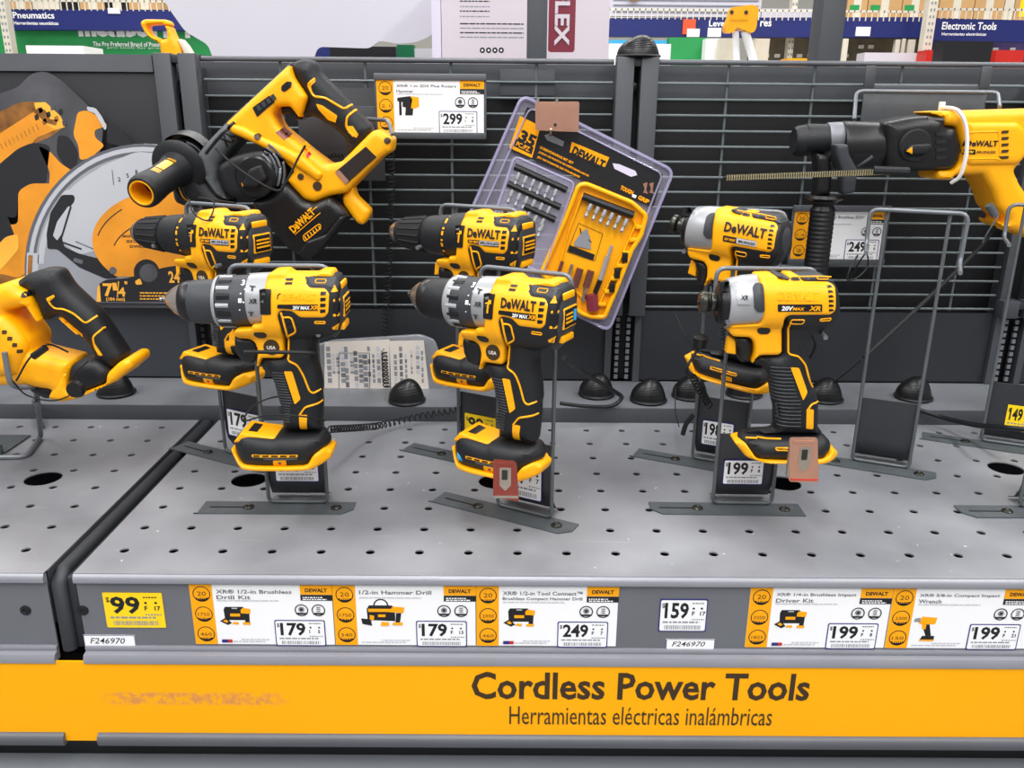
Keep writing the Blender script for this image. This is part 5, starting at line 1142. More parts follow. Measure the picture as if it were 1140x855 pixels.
# yellow open case
case = K([(455, 335), (480, 330), (640, 395), (690, 440), (672, 510), (640, 560), (585, 700), (545, 795), (500, 795), (460, 780), (325, 640), (400, 470)])
mk('case_floor', *puff(case, .001, .0005, s=.01, w0=-.004, rc=.004), YV, bp)
rm_ = [Vector((*q_[:2], 0)) for q_ in rpoly(case, .005, 4)]
mk('case_rim', *tube([(p.x, -.010, p.y) for p in rm_], .0036, 8, True), 'yellow_glossy', bp, 60)
in2 = K([(470, 365), (625, 430), (655, 470), (530, 745), (500, 760), (380, 640), (425, 480)]); mk('case_ledge', *tube([(p[0], -.008, p[1]) for p in rpoly(in2, .005, 4)], .0018, 6, True), 'yellow_glossy', bp, 60)
for i in range(7):
    p = K([(668-22*i, 480+45*i)])[0]; mk('case_tab', *box(p[0]-.006, p[0]+.006, -.013, -.004, p[1]-.0028, p[1]+.0028, .001), 'yellow_glossy', bp)
for i, (x_, y_) in enumerate(((615, 585), (588, 640), (570, 690))):
    p = K([(x_, y_)])[0]; mk('case_latch', *box(p[0]-.004, p[0]+.004, -.016, -.006, p[1]-.007, p[1]+.007, .001), 'black', bp)
# printed square in the case
q4 = [p[:2] for p in K([(455, 468), (540, 505), (512, 600), (415, 568)])]; pr = Print(); pr.line(q4+[q4[0]], .0007, 'ink', 1)
pr.poly([p[:2] for p in K([(425, 545), (512, 578), (506, 598), (418, 566)])], 'ink', 2)
for L in ([(440, 535), (465, 500), (480, 488), (495, 515), (498, 560), (440, 548)],): pr.poly([p[:2] for p in K(L)], 'ink_grey', 2)
pr.disc(*K([(482, 497)])[0], .003, 'ink_grey', 3, n=10); pr.line([p[:2] for p in K([(460, 485), (464, 505)])], .0015, 'ink', 3); pr.line([p[:2] for p in K([(490, 525), (500, 535)])], .0015, 'ink', 3)
mk('case_print', [(x, y-.0062, z) for x, y, z in pr.V], pr.F, pr.ms, bp, 0, idx=pr.I)
# bits: slim hexagonal shank with a fluted tip; each is a part
def bitmesh(L=.022, r=.0032): return revolve([(0, r*.9), (.001, r), (L*.45, r), (L*.52, r*.55), (L*.72, r*.75), (L*.8, r*.95), (L*.97, r*.25), (L, .0002)], (0, 0, 0), (0, 0, -1), 6)
bV, bF = bitmesh(); bme = None
dirn = K([(0, 0), (-38, 100)]); tl = math.atan2(dirn[1][0]-dirn[0][0], -(dirn[1][1]-dirn[0][1]))
def bit(x, y, w_=-.010, sc_=1, m_='steel', lab=None):
    global bme
    p = K([(x, y)])[0]
    if bme is None: o = mk('driver_bit', bV, bF, 'silver', bp, 30); bme = o.data
    else: o = bpy.data.objects.new('driver_bit', bme); C.objects.link(o); o.parent = bp
    o.location = (p[0], w_, p[1]); o.rotation_euler = (0, -tl, 0); o.scale = (sc_,)*3
for r_, (x0, y0, n0) in enumerate(((248, 290, 6), (225, 350, 6), (282, 428, 3), (330, 470, 1))):
    a0 = K([(x0-18, y0-22)])[0]; b0 = K([(x0+25*n0+15, y0-22+11.5*n0+14)])[0]
    if r_ < 3: mk('bit_holder', *tube([(a0[0], -.010, a0[1]), (b0[0], -.010, b0[1])], .0048, 8), 'black', bp)
    for k in range(n0): bit(x0+26*k, y0+11.5*k)
a0 = K([(468, 372)])[0]; b0 = K([(645, 438)])[0]; mk('bit_holder', *tube([(a0[0], -.012, a0[1]), (b0[0], -.012, b0[1])], .0055, 8), 'black', bp)
for k in range(6): bit(498+25*k, 398+10.5*k, -.013)
def rodp(name, pa_, pb_, r, m_): a0 = K([pa_])[0]; b0 = K([pb_])[0]; return mk(name, *tube([(a0[0], -.011, a0[1]), (b0[0], -.011, b0[1])], r, 8), m_, bp)
rodp('bit_driver_shaft', (570, 545), (558, 580), .0024, 'silver'); rodp('bit_driver_sleeve', (556, 582), (530, 665), .0036, 'silver'); rodp('bit_driver_base', (530, 665), (512, 710), .0038, 'black')
rodp('nut_driver', (460, 625), (440, 690), .0052, 'socket'); rodp('nut_driver', (498, 632), (480, 690), .0052, 'socket'); rodp('nut_driver_shank', (440, 690), (430, 735), .0026, 'steel'); rodp('nut_driver_shank', (480, 690), (468, 740), .0028, 'steel')
rodp('long_bit', (432, 610), (420, 650), .0026, 'steel'); rodp('long_bit', (398, 600), (384, 640), .0026, 'socket')
rodp('bit_driver_clip', (500, 715), (505, 770), .009, 'maroon')
q_ = onY(612, 150, Yp); hkk = thing('peg_hook', 'short steel peg hook holding the bit set pack, behind its copper tag', 'hook', (q_.x, Yp, q_.z))
mk('peg_wire', *tube([(0, .085, .002), (0, .0, 0), (0, -.028, 0), (0, -.034, .008)], .0016, 8), 'steel', hkk, 60)
# copper-coloured anti-theft plates
def plate_tag(label, pts, Y, m_='copper', slot=None, base=None):
    P = [onY(*p, Y) for p in pts]; c = P[0]; r = thing('security_tag', label, 'security tag', (c.x, Y, c.z), 0, 'copper security tags')
    L = [(p.x-c.x, p.z-c.z) for p in P]; mk('tag_plate', *puff(L, .0012, .0004, s=.006, rc=.003), m_, r); return r, c
rt_, c_ = plate_tag('copper-coloured blank tag clipped over the top of the bit set pack', [(596, 113), (645, 113), (644, 147), (596, 145)], Yp-.03)
p = onY(618, 139, Yp-.03); mk('tag_hole', *revolve([(0, .0022), (.0004, .0022)], (p.x-c_.x, -.0014, p.z-c_.z), (0, -1, 0), 12), 'darksteel', rt_)
for x_ in (599, 620): q_ = onY(x_, 111, Yp-.03); mk('tag_clip', *box(q_.x-c_.x-.0015, q_.x-c_.x+.0015, -.001, .03, q_.z-c_.z-.006, q_.z-c_.z+.003), 'steel', rt_)
for (lb, pts, Y, m_, x0, x1, y0, y1) in (('reddish copper tag hanging in front of the foot of the front middle drill', [(549, 511), (575, 514), (578, 558), (549, 553)], .765, 'copper_red', 556, 569, 520, 546), ('copper tag with keyhole slot in front of the foot of the front impact driver', [(879, 487), (910, 487), (911, 537), (878, 536)], .79, 'copper', 887, 903, 497, 525)):
    r, c = plate_tag(lb, pts, Y, m_)
    a = onY(x0, y1, Y); b = onY(x1, y0, Y); W = b.x-a.x; H = b.z-a.z; X0, Z0 = a.x-c.x, a.z-c.z
    L = [(X0, Z0+H*.25), (X0+W*.5, Z0), (X0+W, Z0+H*.25), (X0+W, Z0+H), (X0, Z0+H)]
    mk('slot_plate', *puff(L, .0004, .0001, s=.006, w0=-.0014, rc=.001), 'steel', r); L2 = [(X0+W*.2, Z0+H*.5), (X0+W*.7, Z0+H*.5), (X0+W*.7, Z0+H*.9), (X0+W*.2, Z0+H*.9)]
    mk('slot_hole', *puff(L2, .0004, .0001, s=.006, w0=-.002, rc=.001), 'darksteel', r)
    p = onY(pts[0][0]+4, pts[0][1]+6, Y); q_ = onY(pts[1][0]-4, pts[0][1]+3, Y); mk('raised_bar', *box(p.x-c.x, q_.x-c.x, -.0018, -.001, p.z-c.z, q_.z-c.z, .0003), m_, r)
    p = onY(pts[3][0]+1, pts[3][1]-2, Y); q_ = onY(pts[2][0]-1, pts[2][1]-4, Y); mk('edge_strip', *box(p.x-c.x, q_.x-c.x, -.0017, -.001, p.z-c.z, q_.z-c.z), 'red' if m_ == 'copper' else 'steel', r, 0)
    mk('tag_body', *box(.002, pts and (onY(*pts[1], Y).x-c.x)-.002, .001, .008, onY(*pts[3], Y).z-c.z+.004, -.004, .002), 'steel', r)

# =================================================================== alarm pucks and cables
def puck(label, px, py, Y, zb, rw=.027, h=.034, name='alarm_puck', sk=.25):
    X = onY(px, py, Y).x; r = thing(name, label, 'alarm sensor', (X, Y, zb), 0, 'black alarm pucks'); V = []; F = []; n = 24
    st_ = [(z_, (1-z_**2.1)**.5) for z_ in (0, .15, .3, .45, .6, .72, .82, .9, .96, .99, .999)]
    R_ = [[(math.cos(a)*rw*q_*(1+.0*z_)-sk*h*z_*.4, math.sin(a)*rw*.8*q_, z_*h*(1+.3*math.cos(a)*z_*q_)) for a in [2*math.pi*k/n for k in range(n)]] for z_, q_ in st_]
    mk('puck_body', *loft(R_), 'black', r, 60); mk('puck_base', *revolve([(0, rw*.9), (.003, rw*1.05), (.005, rw*1.0)], (0, 0, 0), (0, 0, 1), 24), 'rubber', r)
    for k in range(4):
        z_ = .45+.09*k; q_ = (1-z_**2.1)**.5
        mk('puck_ridge', *tube([(math.cos(a)*rw*q_-sk*h*z_*.4, math.sin(a)*rw*.8*q_, z_*h*(1+.3*math.cos(a)*z_*q_)+.0003) for a in [math.radians(225+9*j) for j in range(12)]], .0006, 5), 'rubber', r)
    return r
zl = .0226
for lb, px, Y in (('black alarm puck on the ledge under the left saw', 130, 1.215), ('black alarm puck on the ledge in front of the clear paperwork bag', 453, 1.19), ('black alarm puck on the ledge, left of the pair in the middle', 664, 1.225), ('black ridged alarm puck on the ledge right of the middle upright', 722, 1.20), ('black alarm puck behind the rear impact driver stand', 768, 1.22), ('black alarm puck seen through the rear impact driver stand', 828, 1.23), ('black alarm puck on the ledge right of the front driver grip', 918, 1.21), ('black alarm puck on the ledge behind the empty stand', 1017, 1.22)):
    puck(lb, px, 440, Y, zl)
puck('black alarm puck sitting on top of the middle upright', 711, 55, 1.30, zt+.0005, .031, .031)
def cable(label, P, r=.0018, m_='matte_black', name='cable', grp='security cables'): o = mk(name, *tube(spline(P, 8), r, 6), m_); tag(o, label, 'cable', grp); return o
def coiled(label, P, R, turns, r=.001, m_='matte_black'): o = mk('coiled_cable', *coil(P, R, turns, r), m_); tag(o, label, 'cable', 'coiled security cables'); return o
y_ = lambda x, y, Y: tuple(onY(x, y, Y))
coiled('thin coiled cable hanging down the wire wall right of the tilted rotary hammer', [y_(434, 150, 1.24), y_(436, 200, 1.26), y_(433, 290, 1.26), y_(428, 380, 1.26), y_(430, 432, 1.2)], .0042, 62)
coiled('coiled cable lying along the ledge from the front left drill', [y_(366, 478, .97), y_(420, 474, 1.1), y_(470, 463, 1.15), y_(515, 455, 1.155)], .0042, 34)
coiled('coiled cable running down from the rear impact driver', [y_(770, 418, .96), y_(782, 440, .97), y_(790, 452, .975)], .0042, 10)
coiled('coiled cable inside the frame of the tilted rotary hammer', [y_(362, 174, 1.2), y_(375, 172, 1.2), y_(388, 174, 1.2)], .0032, 7)
cable('black corrugated cable from the middle drill to the ledge pucks', [y_(628, 398, .90), y_(645, 412, 1.0), y_(668, 426, 1.1), y_(686, 437, 1.16), y_(692, 443, 1.165), y_(680, 452, 1.16), y_(650, 452, 1.15), y_(624, 449, 1.14)], .0032, 'rubber')
cable('long taut black cable rising to the level rotary hammer', [y_(962, 398, 1.05), y_(1030, 335, 1.12), y_(1090, 276, 1.17), y_(1108, 250, 1.17)], .0028)
cable('black corrugated cable on the ledge left of the $149 stand', [y_(1022, 456, 1.16), y_(1050, 465, 1.14), y_(1085, 473, 1.08), y_(1118, 476, 1.02), y_(1160, 480, 1.0)], .0038, 'rubber')
cable('thin black cable from the rear impact driver over the deck edge', [y_(752, 430, 1.15), y_(752, 458, 1.12), y_(756, 475, 1.05)], .0008)
cable('thick short black cable end beside the rear impact driver stand', [y_(772, 462, 1.0), y_(764, 472, 1.0), y_(760, 484, 1.0)], .003)
cable('thin black cable arching over the ledge behind the impact driver', [y_(900, 452, 1.2), y_(930, 425, 1.2), y_(958, 402, 1.1)], .0008)
cable('thin wire looped around the foot of the front left drill', [y_(340, 462, .86), y_(315, 442, .85), y_(285, 450, .84), y_(272, 468, .83), y_(300, 462, .80), y_(340, 464, .80), y_(362, 468, .84)], .0009)
cable('black zip tie across the grip of the front left drill', [y_(272, 392, .81), y_(300, 392, .806), y_(345, 393, .812), y_(350, 394, .84)], .0022)
cable('thin black wire knotted over the rear left drill', [y_(210, 222, .97), y_(216, 238, .955), y_(232, 245, .955), y_(238, 225, .965), y_(222, 220, .98), y_(262, 226, 1.0)], .0009)
cable('black wire round the foot of the left saw', [y_(98, 402, .94), y_(82, 418, .94), y_(82, 436, .945), y_(60, 446, .95), y_(30, 440, .95), y_(14, 424, .93)], .0009)
cable('black zip tie on the body of the left saw', [y_(18, 424, .93), y_(32, 400, .93), y_(48, 386, .935), y_(58, 384, .95), y_(76, 392, .96)], .0012)
k_ = onY(86, 432, .93); o = mk('cable_clip', *revolve([(0, .010), (.003, .011), (.008, .009), (.009, .002)], (k_.x, .93, k_.z), (0, -1, 0), 20), 'black'); tag(o, 'round black clip on the foot of the left saw', 'cable clip')
k_ = onY(40, 393, .925); o = mk('cable_sleeve', *tube([y_(37, 397, .925), y_(51, 387, .925)], .0042, 10), 'black'); tag(o, 'short black sleeve on the zip tie of the left saw', 'cable clip')
cable('black zip tie tail beside the rear impact driver', [y_(752, 350, .93), y_(760, 368, .92), y_(768, 380, .915), y_(775, 392, .91)], .0012)
cable('black zip tie around the foot of the rear impact driver', [y_(782, 382, .90), y_(771, 398, .895), y_(764, 412, .895), y_(770, 420, .92)], .0016)
k_ = y_(779, 382, .90); o = mk('cable_clip', *revolve([(0, .007), (.012, .008), (.014, .002)], (k_[0], .90, k_[2]-.004), (0, -.2, 1), 16), 'black'); tag(o, 'black cable knot above the foot of the rear impact driver', 'cable clip')
cable('black zip tie at the back of the front impact driver', [y_(892, 358, .84), y_(902, 372, .84), y_(908, 384, .85), y_(902, 398, .87)], .0016)
cable('thin black wire tying the cradle of the empty stand', [y_(955, 284, .99), y_(946, 300, .98), y_(944, 312, .98), y_(956, 308, .98), y_(966, 296, .985), y_(962, 284, .99), y_(940, 322, 1.1)], .001)
cable('black zip tie across the mode dial of the tilted rotary hammer', [y_(340, 162, 1.1), y_(332, 176, 1.1), y_(320, 200, 1.095), y_(310, 212, 1.095), y_(290, 204, 1.09), y_(262, 185, 1.1), y_(240, 165, 1.12)], .0016)
cable('grey looped wire at the right edge above the last stand', [y_(1112, 240, 1.14), y_(1100, 258, 1.14), y_(1094, 270, 1.15)], .001, 'wire')
o = mk('cable_end', *tube([y_(1101, 228, 1.12), y_(1108, 240, 1.12)], .005, 10), 'slate'); tag(o, 'grey round cable plug under the level rotary hammer handle', 'cable clip')
# clear bag with paperwork on the ledge
Yg = 1.255; FG = Frame((onY(430, 400, Yg).x, Yg)); K = lambda L: [FG.P(*p[:2]) for p in L]
bg = thing('document_bag', 'clear plastic bag of printed paperwork standing on the ledge behind the drills', 'bag', FG.o, 0)
mk('bag_sheet', *puff(K([(346, 434), (350, 384), (372, 378), (468, 372), (484, 378), (492, 400), (500, 434)]), .004, .002, s=.012, rc=.006), 'bag', bg)
for L, nm in (([(362, 434), (362, 380), (434, 377), (434, 434)], 'booklet'), ([(436, 434), (434, 379), (472, 378), (478, 434)], 'booklet')):
    P = K(L); mk(nm, [(x, -.0048, z) for x, z in P]+[(x, -.0042, z) for x, z in P], [(0, 1, 2, 3)[::-1], (4, 5, 6, 7), (0, 1, 5, 4), (1, 2, 6, 5), (2, 3, 7, 6), (3, 0, 4, 7)], 'paper_warm', bg, 0)
pr = Print(); rr = random.Random(8)
for x0 in list(range(366, 430, 5))+list(range(440, 472, 6)):
    y0 = rr.choice((383, 388, 392)); y1 = rr.choice((415, 425, 430)); a = FG.P(x0, y1); b = FG.P(x0+rr.choice((1.2, 2, 3)), y0)
    for k in range(6): pr.rect(a[0], a[1]+(b[1]-a[1])*k/6, b[0], a[1]+(b[1]-a[1])*(k+.75)/6, rr.choice(('ink_grey', 'ink_grey', 'ink_soft', 'ink_pale')), 1)
for L in ([(378, 432), (378, 392), (412, 392), (412, 432)],): P = K(L); pr.line(P, .0008, 'ink', 2)
mk('print', [(x, y-.0050, z) for x, y, z in pr.V], pr.F, pr.ms, bg, 0, idx=pr.I)

# =================================================================== things seen above the panels
def slabY(name, label, cat, pts, Y, th, m_, r=.002, s=.04, group=None):
    P = [onY(*p, Y) for p in pts]; cx = sum(p.x for p in P)/len(P); zb = min(p.z for p in P)
    root = thing(name, label, cat, (cx, Y, zb), 0, group)
    L = rpoly([(p.x-cx, p.z-zb) for p in P], r); n = len(L)
    t_ = tessellate_polygon([[Vector((x, z, 0)) for x, z in L]]); V = [(x, 0, z) for x, z in L]+[(x, th, z) for x, z in L]
    mk(name+'_body' if False else 'body', V, [tuple(f) for f in t_]+[tuple(i+n for i in f[::-1]) for f in t_]+[(i, (i+1) % n, (i+1) % n+n, i+n) for i in range(n)], m_, root, 0); return root, cx, zb
def bx(name, label, cat, x0, y0, x1, y1, Y, th, m_, group=None, base=None):
    a = onY(x0, y1, Y); b = onY(x1, y0, Y); a.x = onY(x0, 35, Y).x; b.x = onY(x1, 35, Y).x; c = (a.x+b.x)/2; z0 = a.z if base is None else base
    r = thing(name, label, cat, (c, Y, z0), 0, group); mk('body', *box(a.x-c, b.x-c, 0, th, 0, b.z-z0), m_, r, 0)
    if 'carton' in label and Y > 4: mk('tape_strip', *box(-.02, .02, -.001, 0, 0, b.z-z0), 'cream', r, 0)
    return r, c, z0
ZS = .47; ZB = onY(100, 10, 4.6).z; ZB2 = onY(900, 19, 4.6).z
for lb, X, Y, z, dx, dy in (('low shelf behind the left panels, hidden under the green banner', -1.9, 4.05, ZS, 1.3, .75), ('low shelf board holding the small goods below the middle blue beam', 1.75, 3.75, ZS, 1.8, 1.35), ('high shelf board under the cartons at the top left', -1.9, 4.665, ZB, .9, .5), ('high shelf board under the cartons at the top right', 2.1, 4.665, ZB2, 1.9, .5)):
    r = thing('far_shelf', lb, 'shelf', (X, Y, z)); mk('board', *box(-dx, dx, 0, dy, -.03, 0), 'cream', r, 0)
    for s_ in (-1, 1): mk('leg', *box(s_*dx-.02, s_*dx+.02, dy-.04, dy, -ZD-z, -.03), 'cream', r, 0)
r = thing('rear_counter', 'counter behind the panels carrying the pale sheet and the printed carton', 'counter', (0, 1.62, -ZD)); mk('counter_body', *box(-1.4, 1.4, 0, .8, 0, ZD+.2), 'fascia', r, 0)

def ontext(root, cx, zb, s_, x0, y1, x1, y0, Y, m_, bold=.02, slant=0, name='lettering', rot=0):
    a = onY(x0, y1, Y); b = onY(x1, y0, Y)
    if rot: V, F = text_fit(s_, 0, 0, b.z-a.z, b.x-a.x, bold); V = [(b.x-cx-y, a.z-zb+x) for x, y in V] if rot > 0 else [(a.x-cx+y, b.z-zb-x) for x, y in V]
    else: V, F = text_fit(s_, a.x-cx, a.z-zb, b.x-a.x, b.z-a.z, bold, slant)
    mk(name, [(x, -.002, z) for x, z in V], F, m_, root, 0)
# large pale cut-out sheet
slabY('display_header', 'large plain pale grey sheet with a wavy edge, standing behind the panels at top left', 'display board', [(150, -60), (187, 8), (206, 35), (232, 50), (240, 75), (244, 210), (344, 210), (346, 75), (354, 52), (412, 54), (422, 45), (443, 49), (464, 47), (480, 40), (496, 26), (512, 20), (516, -60)], 1.9, .003, 'sheet_grey', .012)
Yq = 1.75; r, cx, zb = bx('product_carton', 'pale pinkish carton with printed text and four round icons, behind the left tall post', 'carton', 491, -40, 678, 80, Yq, .12, 'sheet_pink', base=.2)
pr = Print(); g = lambda x, y: (onY(x, y, Yq).x-cx, onY(x, y, Yq).z-zb)
for i, y0 in enumerate((2, 8, 13, 19, 27, 32, 37, 42)):
    a = g(512, y0); b = g(583 if i > 3 else 545, y0); pr.scribble(a[0], a[1], b[0], .0022, 'ink_grey' if i % 2 else 'ink', 1)
for k in range(4):
    c = g(537+7*k, 56); pr.disc(c[0], c[1], .0052, 'ink', 1, n=14); pr.disc(c[0], c[1], .002, 'white', 2, n=8)
a = g(610, 58); b = g(642, -30); pr.rect(a[0], a[1], b[0], b[1], 'maroon', 1, .006)
mk('print', pr.V, pr.F, pr.ms, r, 0, idx=pr.I)
ontext(r, cx, zb, 'FLEX', 617, 51, 635, -12, Yq, 'sheet_pink', .03, 0, 'side_lettering', -1)
mk('clear_edge', *box(g(480, 0)[0], g(491, 0)[0], 0, .05, g(0, 62)[1]-.04, g(0, -40)[1]), 'lavender', r, 0)
# far aisle: fixture with blue header beams
Yf = 4.6
def beam(label, pts, txt, Y=Yf, sub=None):
    r, cx, zb = slabY('header_beam', label, 'sign', pts, Y, .06, 'sign_blue', 0)
    for s_, x0, y1, x1, y0 in txt: ontext(r, cx, zb, s_, x0, y1, x1, y0, Y, 'white', .02)
    mb = MB(); a = onY(pts[3][0], pts[3][1], Y); b = onY(pts[2][0], pts[2][1], Y); n = int((b.x-a.x)/.03)
    for k in range(n): x = a.x-cx+.03*k; mb.add(box(x, x+.005, -.004, .0, a.z-zb-.005, a.z-zb+.045))
    mb.add(box(a.x-cx, b.x-cx, -.004, 0, a.z-zb+.035, a.z-zb+.045)); mb.build('wire_lip', 'cream', r, 0, kind='stuff'); return r
beam('blue header beam reading Pneumatics at the top left', [(10, 33), (235, 34), (235, 11), (8, 10)], [('Pneumatics', 15, 20.5, 60, 13.5), ('Herramientas neumáticas', 16, 27.5, 65, 24)])
beam('blue header beam between the printed carton and the right tall post', [(678, 40.5), (1030, 42), (1030, 19), (678, 20)], [('Leve', 789, 29.5, 807, 22.5), ('res', 846, 29.5, 859, 23.5)])
beam('blue header beam reading Electronic Tools at the top right', [(1038, 45), (1200, 48), (1200, 24), (1040, 20)], [('Electronic Tools', 1048, 33, 1110, 25), ('Herramientas electrónicas', 1048, 39.5, 1098, 36.5)], 4.5)
def upright(label, x0, x1, Y, y1=70):
    r, cx, zb = bx('aisle_upright', label, 'upright', x0, -60, x1, y1, Y, .05, 'cream', base=-ZD); mb = MB()
    for k in range(26):
        z = ZD+.55+k*.03; mb.add(box(-.012, -.004, -.001, .001, z, z+.012)); mb.add(box(.004, .012, -.001, .001, z, z+.012))
    mb.build('punched_slots', 'ink_grey', r, 0, kind='stuff')
upright('cream punched upright at the far left behind the panels', 2, 10, 4.4); upright('cream punched upright between the two right blue beams', 1030, 1040, 4.35); upright('cream punched upright low behind the right wire grid', 879, 885, 4.7)
r, cx, zb = slabY('brand_banner', 'green banner with large white letters under the Pneumatics beam', 'banner', [(-10, 62), (238, 62), (236, 46), (225, 40), (206, 15), (-10, 15)], 4.661, .003, 'green', 0)
ontext(r, cx, zb, 'metabo', 88, 41, 165, 20, 4.661, 'white', .06); ontext(r, cx, zb, 'HPT', 170, 42, 216, 21, 4.661, 'white', .06); ontext(r, cx, zb, 'The Pro Preferred Brand of Pneumatics', 104, 51.5, 190, 47, 4.661, 'white', .02, 0, 'slogan'); ontext(r, cx, zb, 'pro tools for pros', 120, 54.5, 180, 52.5, 4.661, 'white', 0, 0, 'slogan')
mk('banner_foot', *box(-.6, .55, -.01, .02, ZS-zb, .01), 'black', r, 0)
bx('parts_case', 'white boxy case in front of the green banner', 'case', 26, 51, 90, 75, 4.2, .2, 'white', base=ZS)
rr = random.Random(5)
for i, (x0, x1, y0, m_) in enumerate(((14, 40, -30, 'cardboard'), (41, 70, -30, 'cream'), (71, 92, -32, 'black'), (93, 120, -30, 'cardboard'), (121, 146, -30, 'black'), (147, 182, -30, 'cardboard'))):
    bx('stock_box', ['brown carton on the far shelf at the top left corner', 'cream carton second from left above the Pneumatics beam', 'black box above the word Pneumatics', 'brown carton in the middle above the left blue beam', 'black box right of the middle brown carton on the left beam', 'brown carton at the right end of the left blue beam'][i], 'box', x0, y0, x1, 9, 4.75, .3, m_, 'boxes on the far shelf', base=ZB)
for i, (x0, x1, m_) in enumerate(((940, 962, 'cardboard'), (963, 1000, 'cardboard'), (1001, 1029, 'cardboard'), (1042, 1080, 'cardboard'), (1081, 1113, 'cardboard'), (1125, 1170, 'cardboard'), (1114, 1124, 'paper_warm'))):
    r, cx, zb = bx('stock_box', ['first brown carton right of the right tall post', 'brown carton with a green sticker above the right blue beam', 'brown carton left of the cream punched upright', 'brown carton right of the cream punched upright', 'brown carton in the middle above Electronic Tools', 'brown carton with yellow label at the top right corner', 'narrow pale carton above Electronic Tools'][i], 'box', x0, -40, x1, 15+i*.5, 4.8, .3, m_, 'boxes on the far shelf', base=ZB2)
    if i in (0, 1, 2): a = onY(x0+6, 9, 4.8); mk('sticker', *box(a.x-cx, a.x-cx+.05, -.002, 0, a.z-zb-.02, a.z-zb+.015), 'green', r, 0)
    if i == 5: mk('sticker', *box(-.08, .08, -.002, 0, .03, .22), 'paper_yellow', r, 0)
# rails and tool heads in the middle
r, cx, zb = bx('aluminium_rail', 'white aluminium rails lying across the far shelf above the middle blue beam', 'rail', 678, 0, 845, 18, 4.68, .05, 'sheet_grey')
for k, z in enumerate((.02, .05, .075)): mk('rail_groove', *box(-.37, .37, -.004, 0, z, z+.006), 'ink_grey', r, 0)
bx('aluminium_rail', 'short white aluminium rail left of the right tall post', 'rail', 846, 10, 912, 19, 4.68, .05, 'sheet_grey', base=ZB2)
bx('price_flag', 'orange-red tag hanging on the middle blue beam', 'tag', 760, 21.5, 774, 38, 4.59, .01, 'orange_red'); bx('price_flag', 'white slip below the orange-red tag on the blue beam', 'tag', 765, 32, 779, 41, 4.585, .005, 'white'); bx('price_flag', 'white slip right of the letters Leve on the blue beam', 'tag', 788, 31, 803, 41, 4.594, .006, 'white')
bx('price_flag', 'white slip at the left end of the Pneumatics beam lip', 'tag', 123, 9, 136, 15, 4.594, .006, 'white'); bx('price_flag', 'white slip on the blue beam right of the right tall post', 'tag', 953, 30, 969, 40, 4.594, .006, 'white')
r, cx, zb = slabY('display_tool_head', 'yellow tool head on a white stand, in front of the middle blue beam', 'tool', [(808, 36), (818, 36), (820, 30), (838, 37), (842, 32), (845, 8), (838, 5), (815, 8), (812, 20), (808, 28)], 3.8, .06, 'yellow', .01)
for dx in (-.04, .02): mk('screw', *revolve([(0, .008), (.003, .008)], (dx, 0, .08), (0, -1, 0), 10), 'ink_brown', r)
mk('label', *box(-.045, .03, -.002, 0, .05, .06), 'card_orange', r, 0)
mk('stand_leg', *tube([(.01, .03, -.14), (-.01, .03, .01)], .014, 10), 'white', r); mk('stand_leg', *tube([(.09, .03, -.14), (.03, .03, .01)], .018, 10), 'white', r); mk('stand_foot', *box(-.2, .14, 0, .06, ZS-zb, -.13), 'white', r, 0)
r, cx, zb = slabY('display_tool_head', 'small yellow hook tool at the top edge of the middle', 'tool', [(701, 0), (711, 0), (712, -12), (700, -12)], 4.66, .02, 'yellow', .004)
for i, (x0, y0, x1, y1, m_, lb) in enumerate(((679, 45, 745, 49, 'blue_light', 'thin blue box edge under the middle blue beam'), (679, 55, 686, 70, 'green', 'small green box beside the clear carton edge'), (746, 42, 790, 66, 'green', 'green printed packet right of the top alarm puck'), (787, 43, 803, 60, 'white', 'white box right of the green packet'), (803, 43, 822, 58, 'cream', 'beige box behind the tool stand leg'), (842, 43, 858, 64, 'cream', 'beige round-edged box right of the tool stand leg'), (679, 49, 748, 68, 'white', 'white box under the thin blue box edge'))):
    bx('shelf_item', lb, 'box', x0, y0, x1, y1, 4.4-.09*i, .08, m_, 'small goods on the far middle shelf', base=ZS)
bx('shelf_item', 'dark green packet lying behind the pale wavy sheet', 'box', 441, 50, 460, 70, 2.1, .04, 'green_dark', 'packets on the counter behind the pale sheet', base=.2); bx('shelf_item', 'black packet left of the dark green packet', 'box', 366, 52, 440, 70, 2.18, .04, 'ink', 'packets on the counter behind the pale sheet', base=.2); bx('shelf_item', 'white packet right of the dark green packet', 'box', 461, 54, 482, 70, 2.02, .04, 'white', 'packets on the counter behind the pale sheet', base=.2)
r, cx, zb = bx('shelf_item', 'dark blue packet peeping out under the pale wavy sheet', 'box', 340, 51, 394, 70, 2.25, .04, 'sign_blue', 'packets on the counter behind the pale sheet', base=.2)
bx('back_shelving', 'olive brown shelving front under the right blue beams', 'shelving', 845, 43, 1030, 80, 4.9, .2, 'olive', base=ZS)
bx('back_shelving', 'purple shelving front under the Electronic Tools beam', 'shelving', 1038, 44, 1170, 80, 4.9, .2, 'purple', base=ZS)
for i, (x0, y0, x1, y1, m_, lb) in enumerate(((966, 59, 1032, 76, 'sheet_grey', 'long pale grey case under the right blue beam'), (1035, 56, 1075, 64, 'red', 'red flat tool below Electronic Tools, left one'), (1083, 55, 1092, 65, 'red', 'small red box below Electronic Tools, in the middle'), (1113, 56, 1145, 68, 'red', 'red box at the right edge below Electronic Tools'), (1054, 46, 1108, 55, 'ink', 'black tray below Electronic Tools'), (880, 65, 912, 72, 'yellow', 'yellow item just above the rail left of the right post'))):
    bx('shelf_item', lb, 'box', x0, y0, x1, y1, 4.4-.11*i, .1, m_, 'goods below the right blue beams', base=ZS)
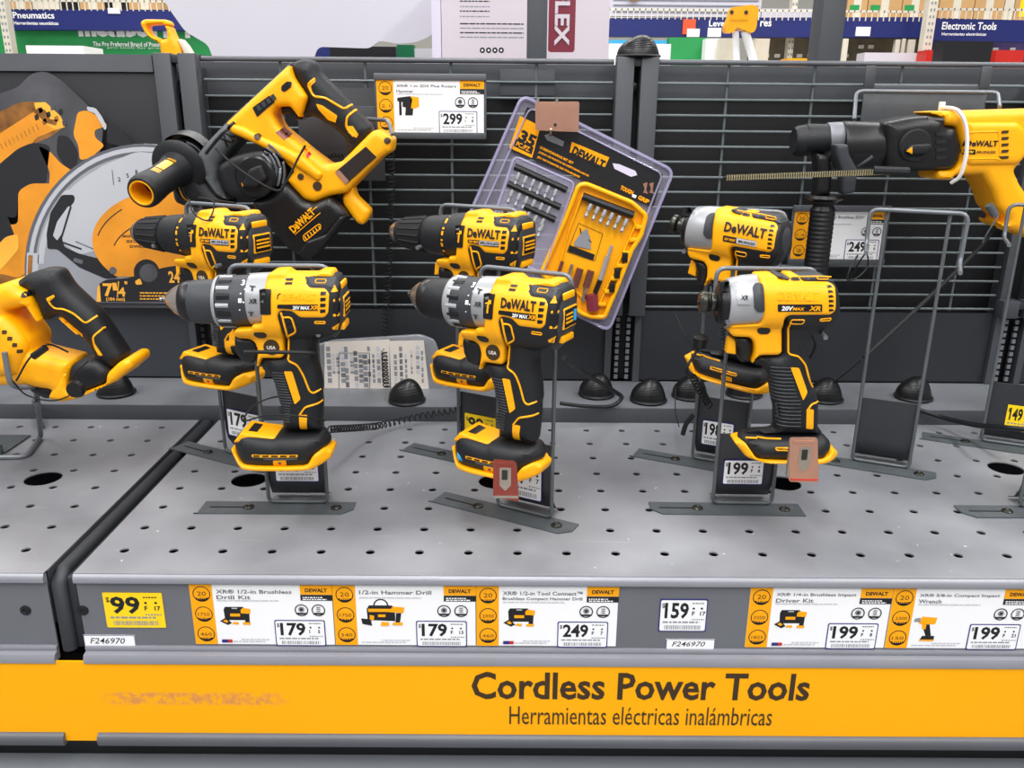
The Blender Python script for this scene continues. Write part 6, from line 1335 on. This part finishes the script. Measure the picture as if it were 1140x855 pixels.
TK = ['leftmost small white ticket left of the right tall post', 'second small white ticket left of the right tall post', 'third small white ticket left of the right tall post', 'small white ticket touching the right tall post', 'small white ticket just right of the right tall post', 'higher small white ticket left of its twin under the right blue beam', 'higher small white ticket right of its twin under the right blue beam', 'leftmost white ticket below Electronic Tools', 'second white ticket below Electronic Tools', 'third white ticket below Electronic Tools', 'fourth white ticket below Electronic Tools', 'rightmost white ticket below Electronic Tools']
for i, x in enumerate((856, 868, 893, 905, 945, 961, 972, 1047, 1066, 1088, 1112, 1131)):
    bx('price_flag', TK[i], 'tag', x-3, 50 if i in (5, 6) else 60 if i < 5 else 53, x+3, 54 if i in (5, 6) else 64 if i < 5 else 57, 4.893, .007, 'white', 'shelf tickets below the right blue beams')
for lb, x0, x1, y0 in (('pale profile standing right of the right tall post', 940, 946, 43), ('leftmost of three pale profiles left of the punched upright', 999, 1004, 44), ('middle one of three pale profiles left of the punched upright', 1006, 1010, 43), ('widest pale profile beside the cream punched upright', 1013, 1021, 44)): bx('aluminium_profile', lb, 'profile', x0, y0, x1, 75, 4.6, .03, 'cream', 'pale profiles', base=ZS)
# yellow D-handle above the left upright
Yh = 1.36; FHh = Frame((onY(183, 40, Yh).x, Yh)); K = crop(FHh, 0, 0, 3.8, 0)
th_ = Tool('yellow_tool_handle', 'yellow looped tool handle standing above the left upright', 'tool handle', FHh, FHh, 0)
th_.solid('handle_grip', puff(K([(606, 92), (622, 84), (712, 85), (728, 96), (730, 112), (706, 112), (700, 104), (636, 108), (634, 125), (648, 150), (690, 168), (694, 235), (705, 268), (700, 268), (690, 190), (655, 172), (628, 150), (606, 110)]), .013, .006, s=.004, rc=.004), YV)
th_.solid('handle_arm', puff(K([(706, 112), (728, 112), (742, 150), (770, 195), (780, 232), (776, 268), (705, 268), (694, 235), (686, 172), (722, 165), (716, 128)]), .015, .006, s=.004, rc=.004), YV)
th_.solid('metal_bracket', puff(K([(757, 170), (775, 166), (800, 195), (822, 232), (824, 262), (798, 262), (775, 205)]), .008, .002, s=.004), 'cream')
th_.patch('grip_slot', K([(668, 113), (700, 115), (695, 128), (672, 124)]), 'black', .001) if 0 else None

for o in list(C.objects):
    if o.parent is None and o.type in ('MESH', 'EMPTY') and o.name not in ('floor', 'wall_back'): o.location.z += ZD
for n in ('floor', 'wall_back'): bpy.data.objects[n].location.z += ZD
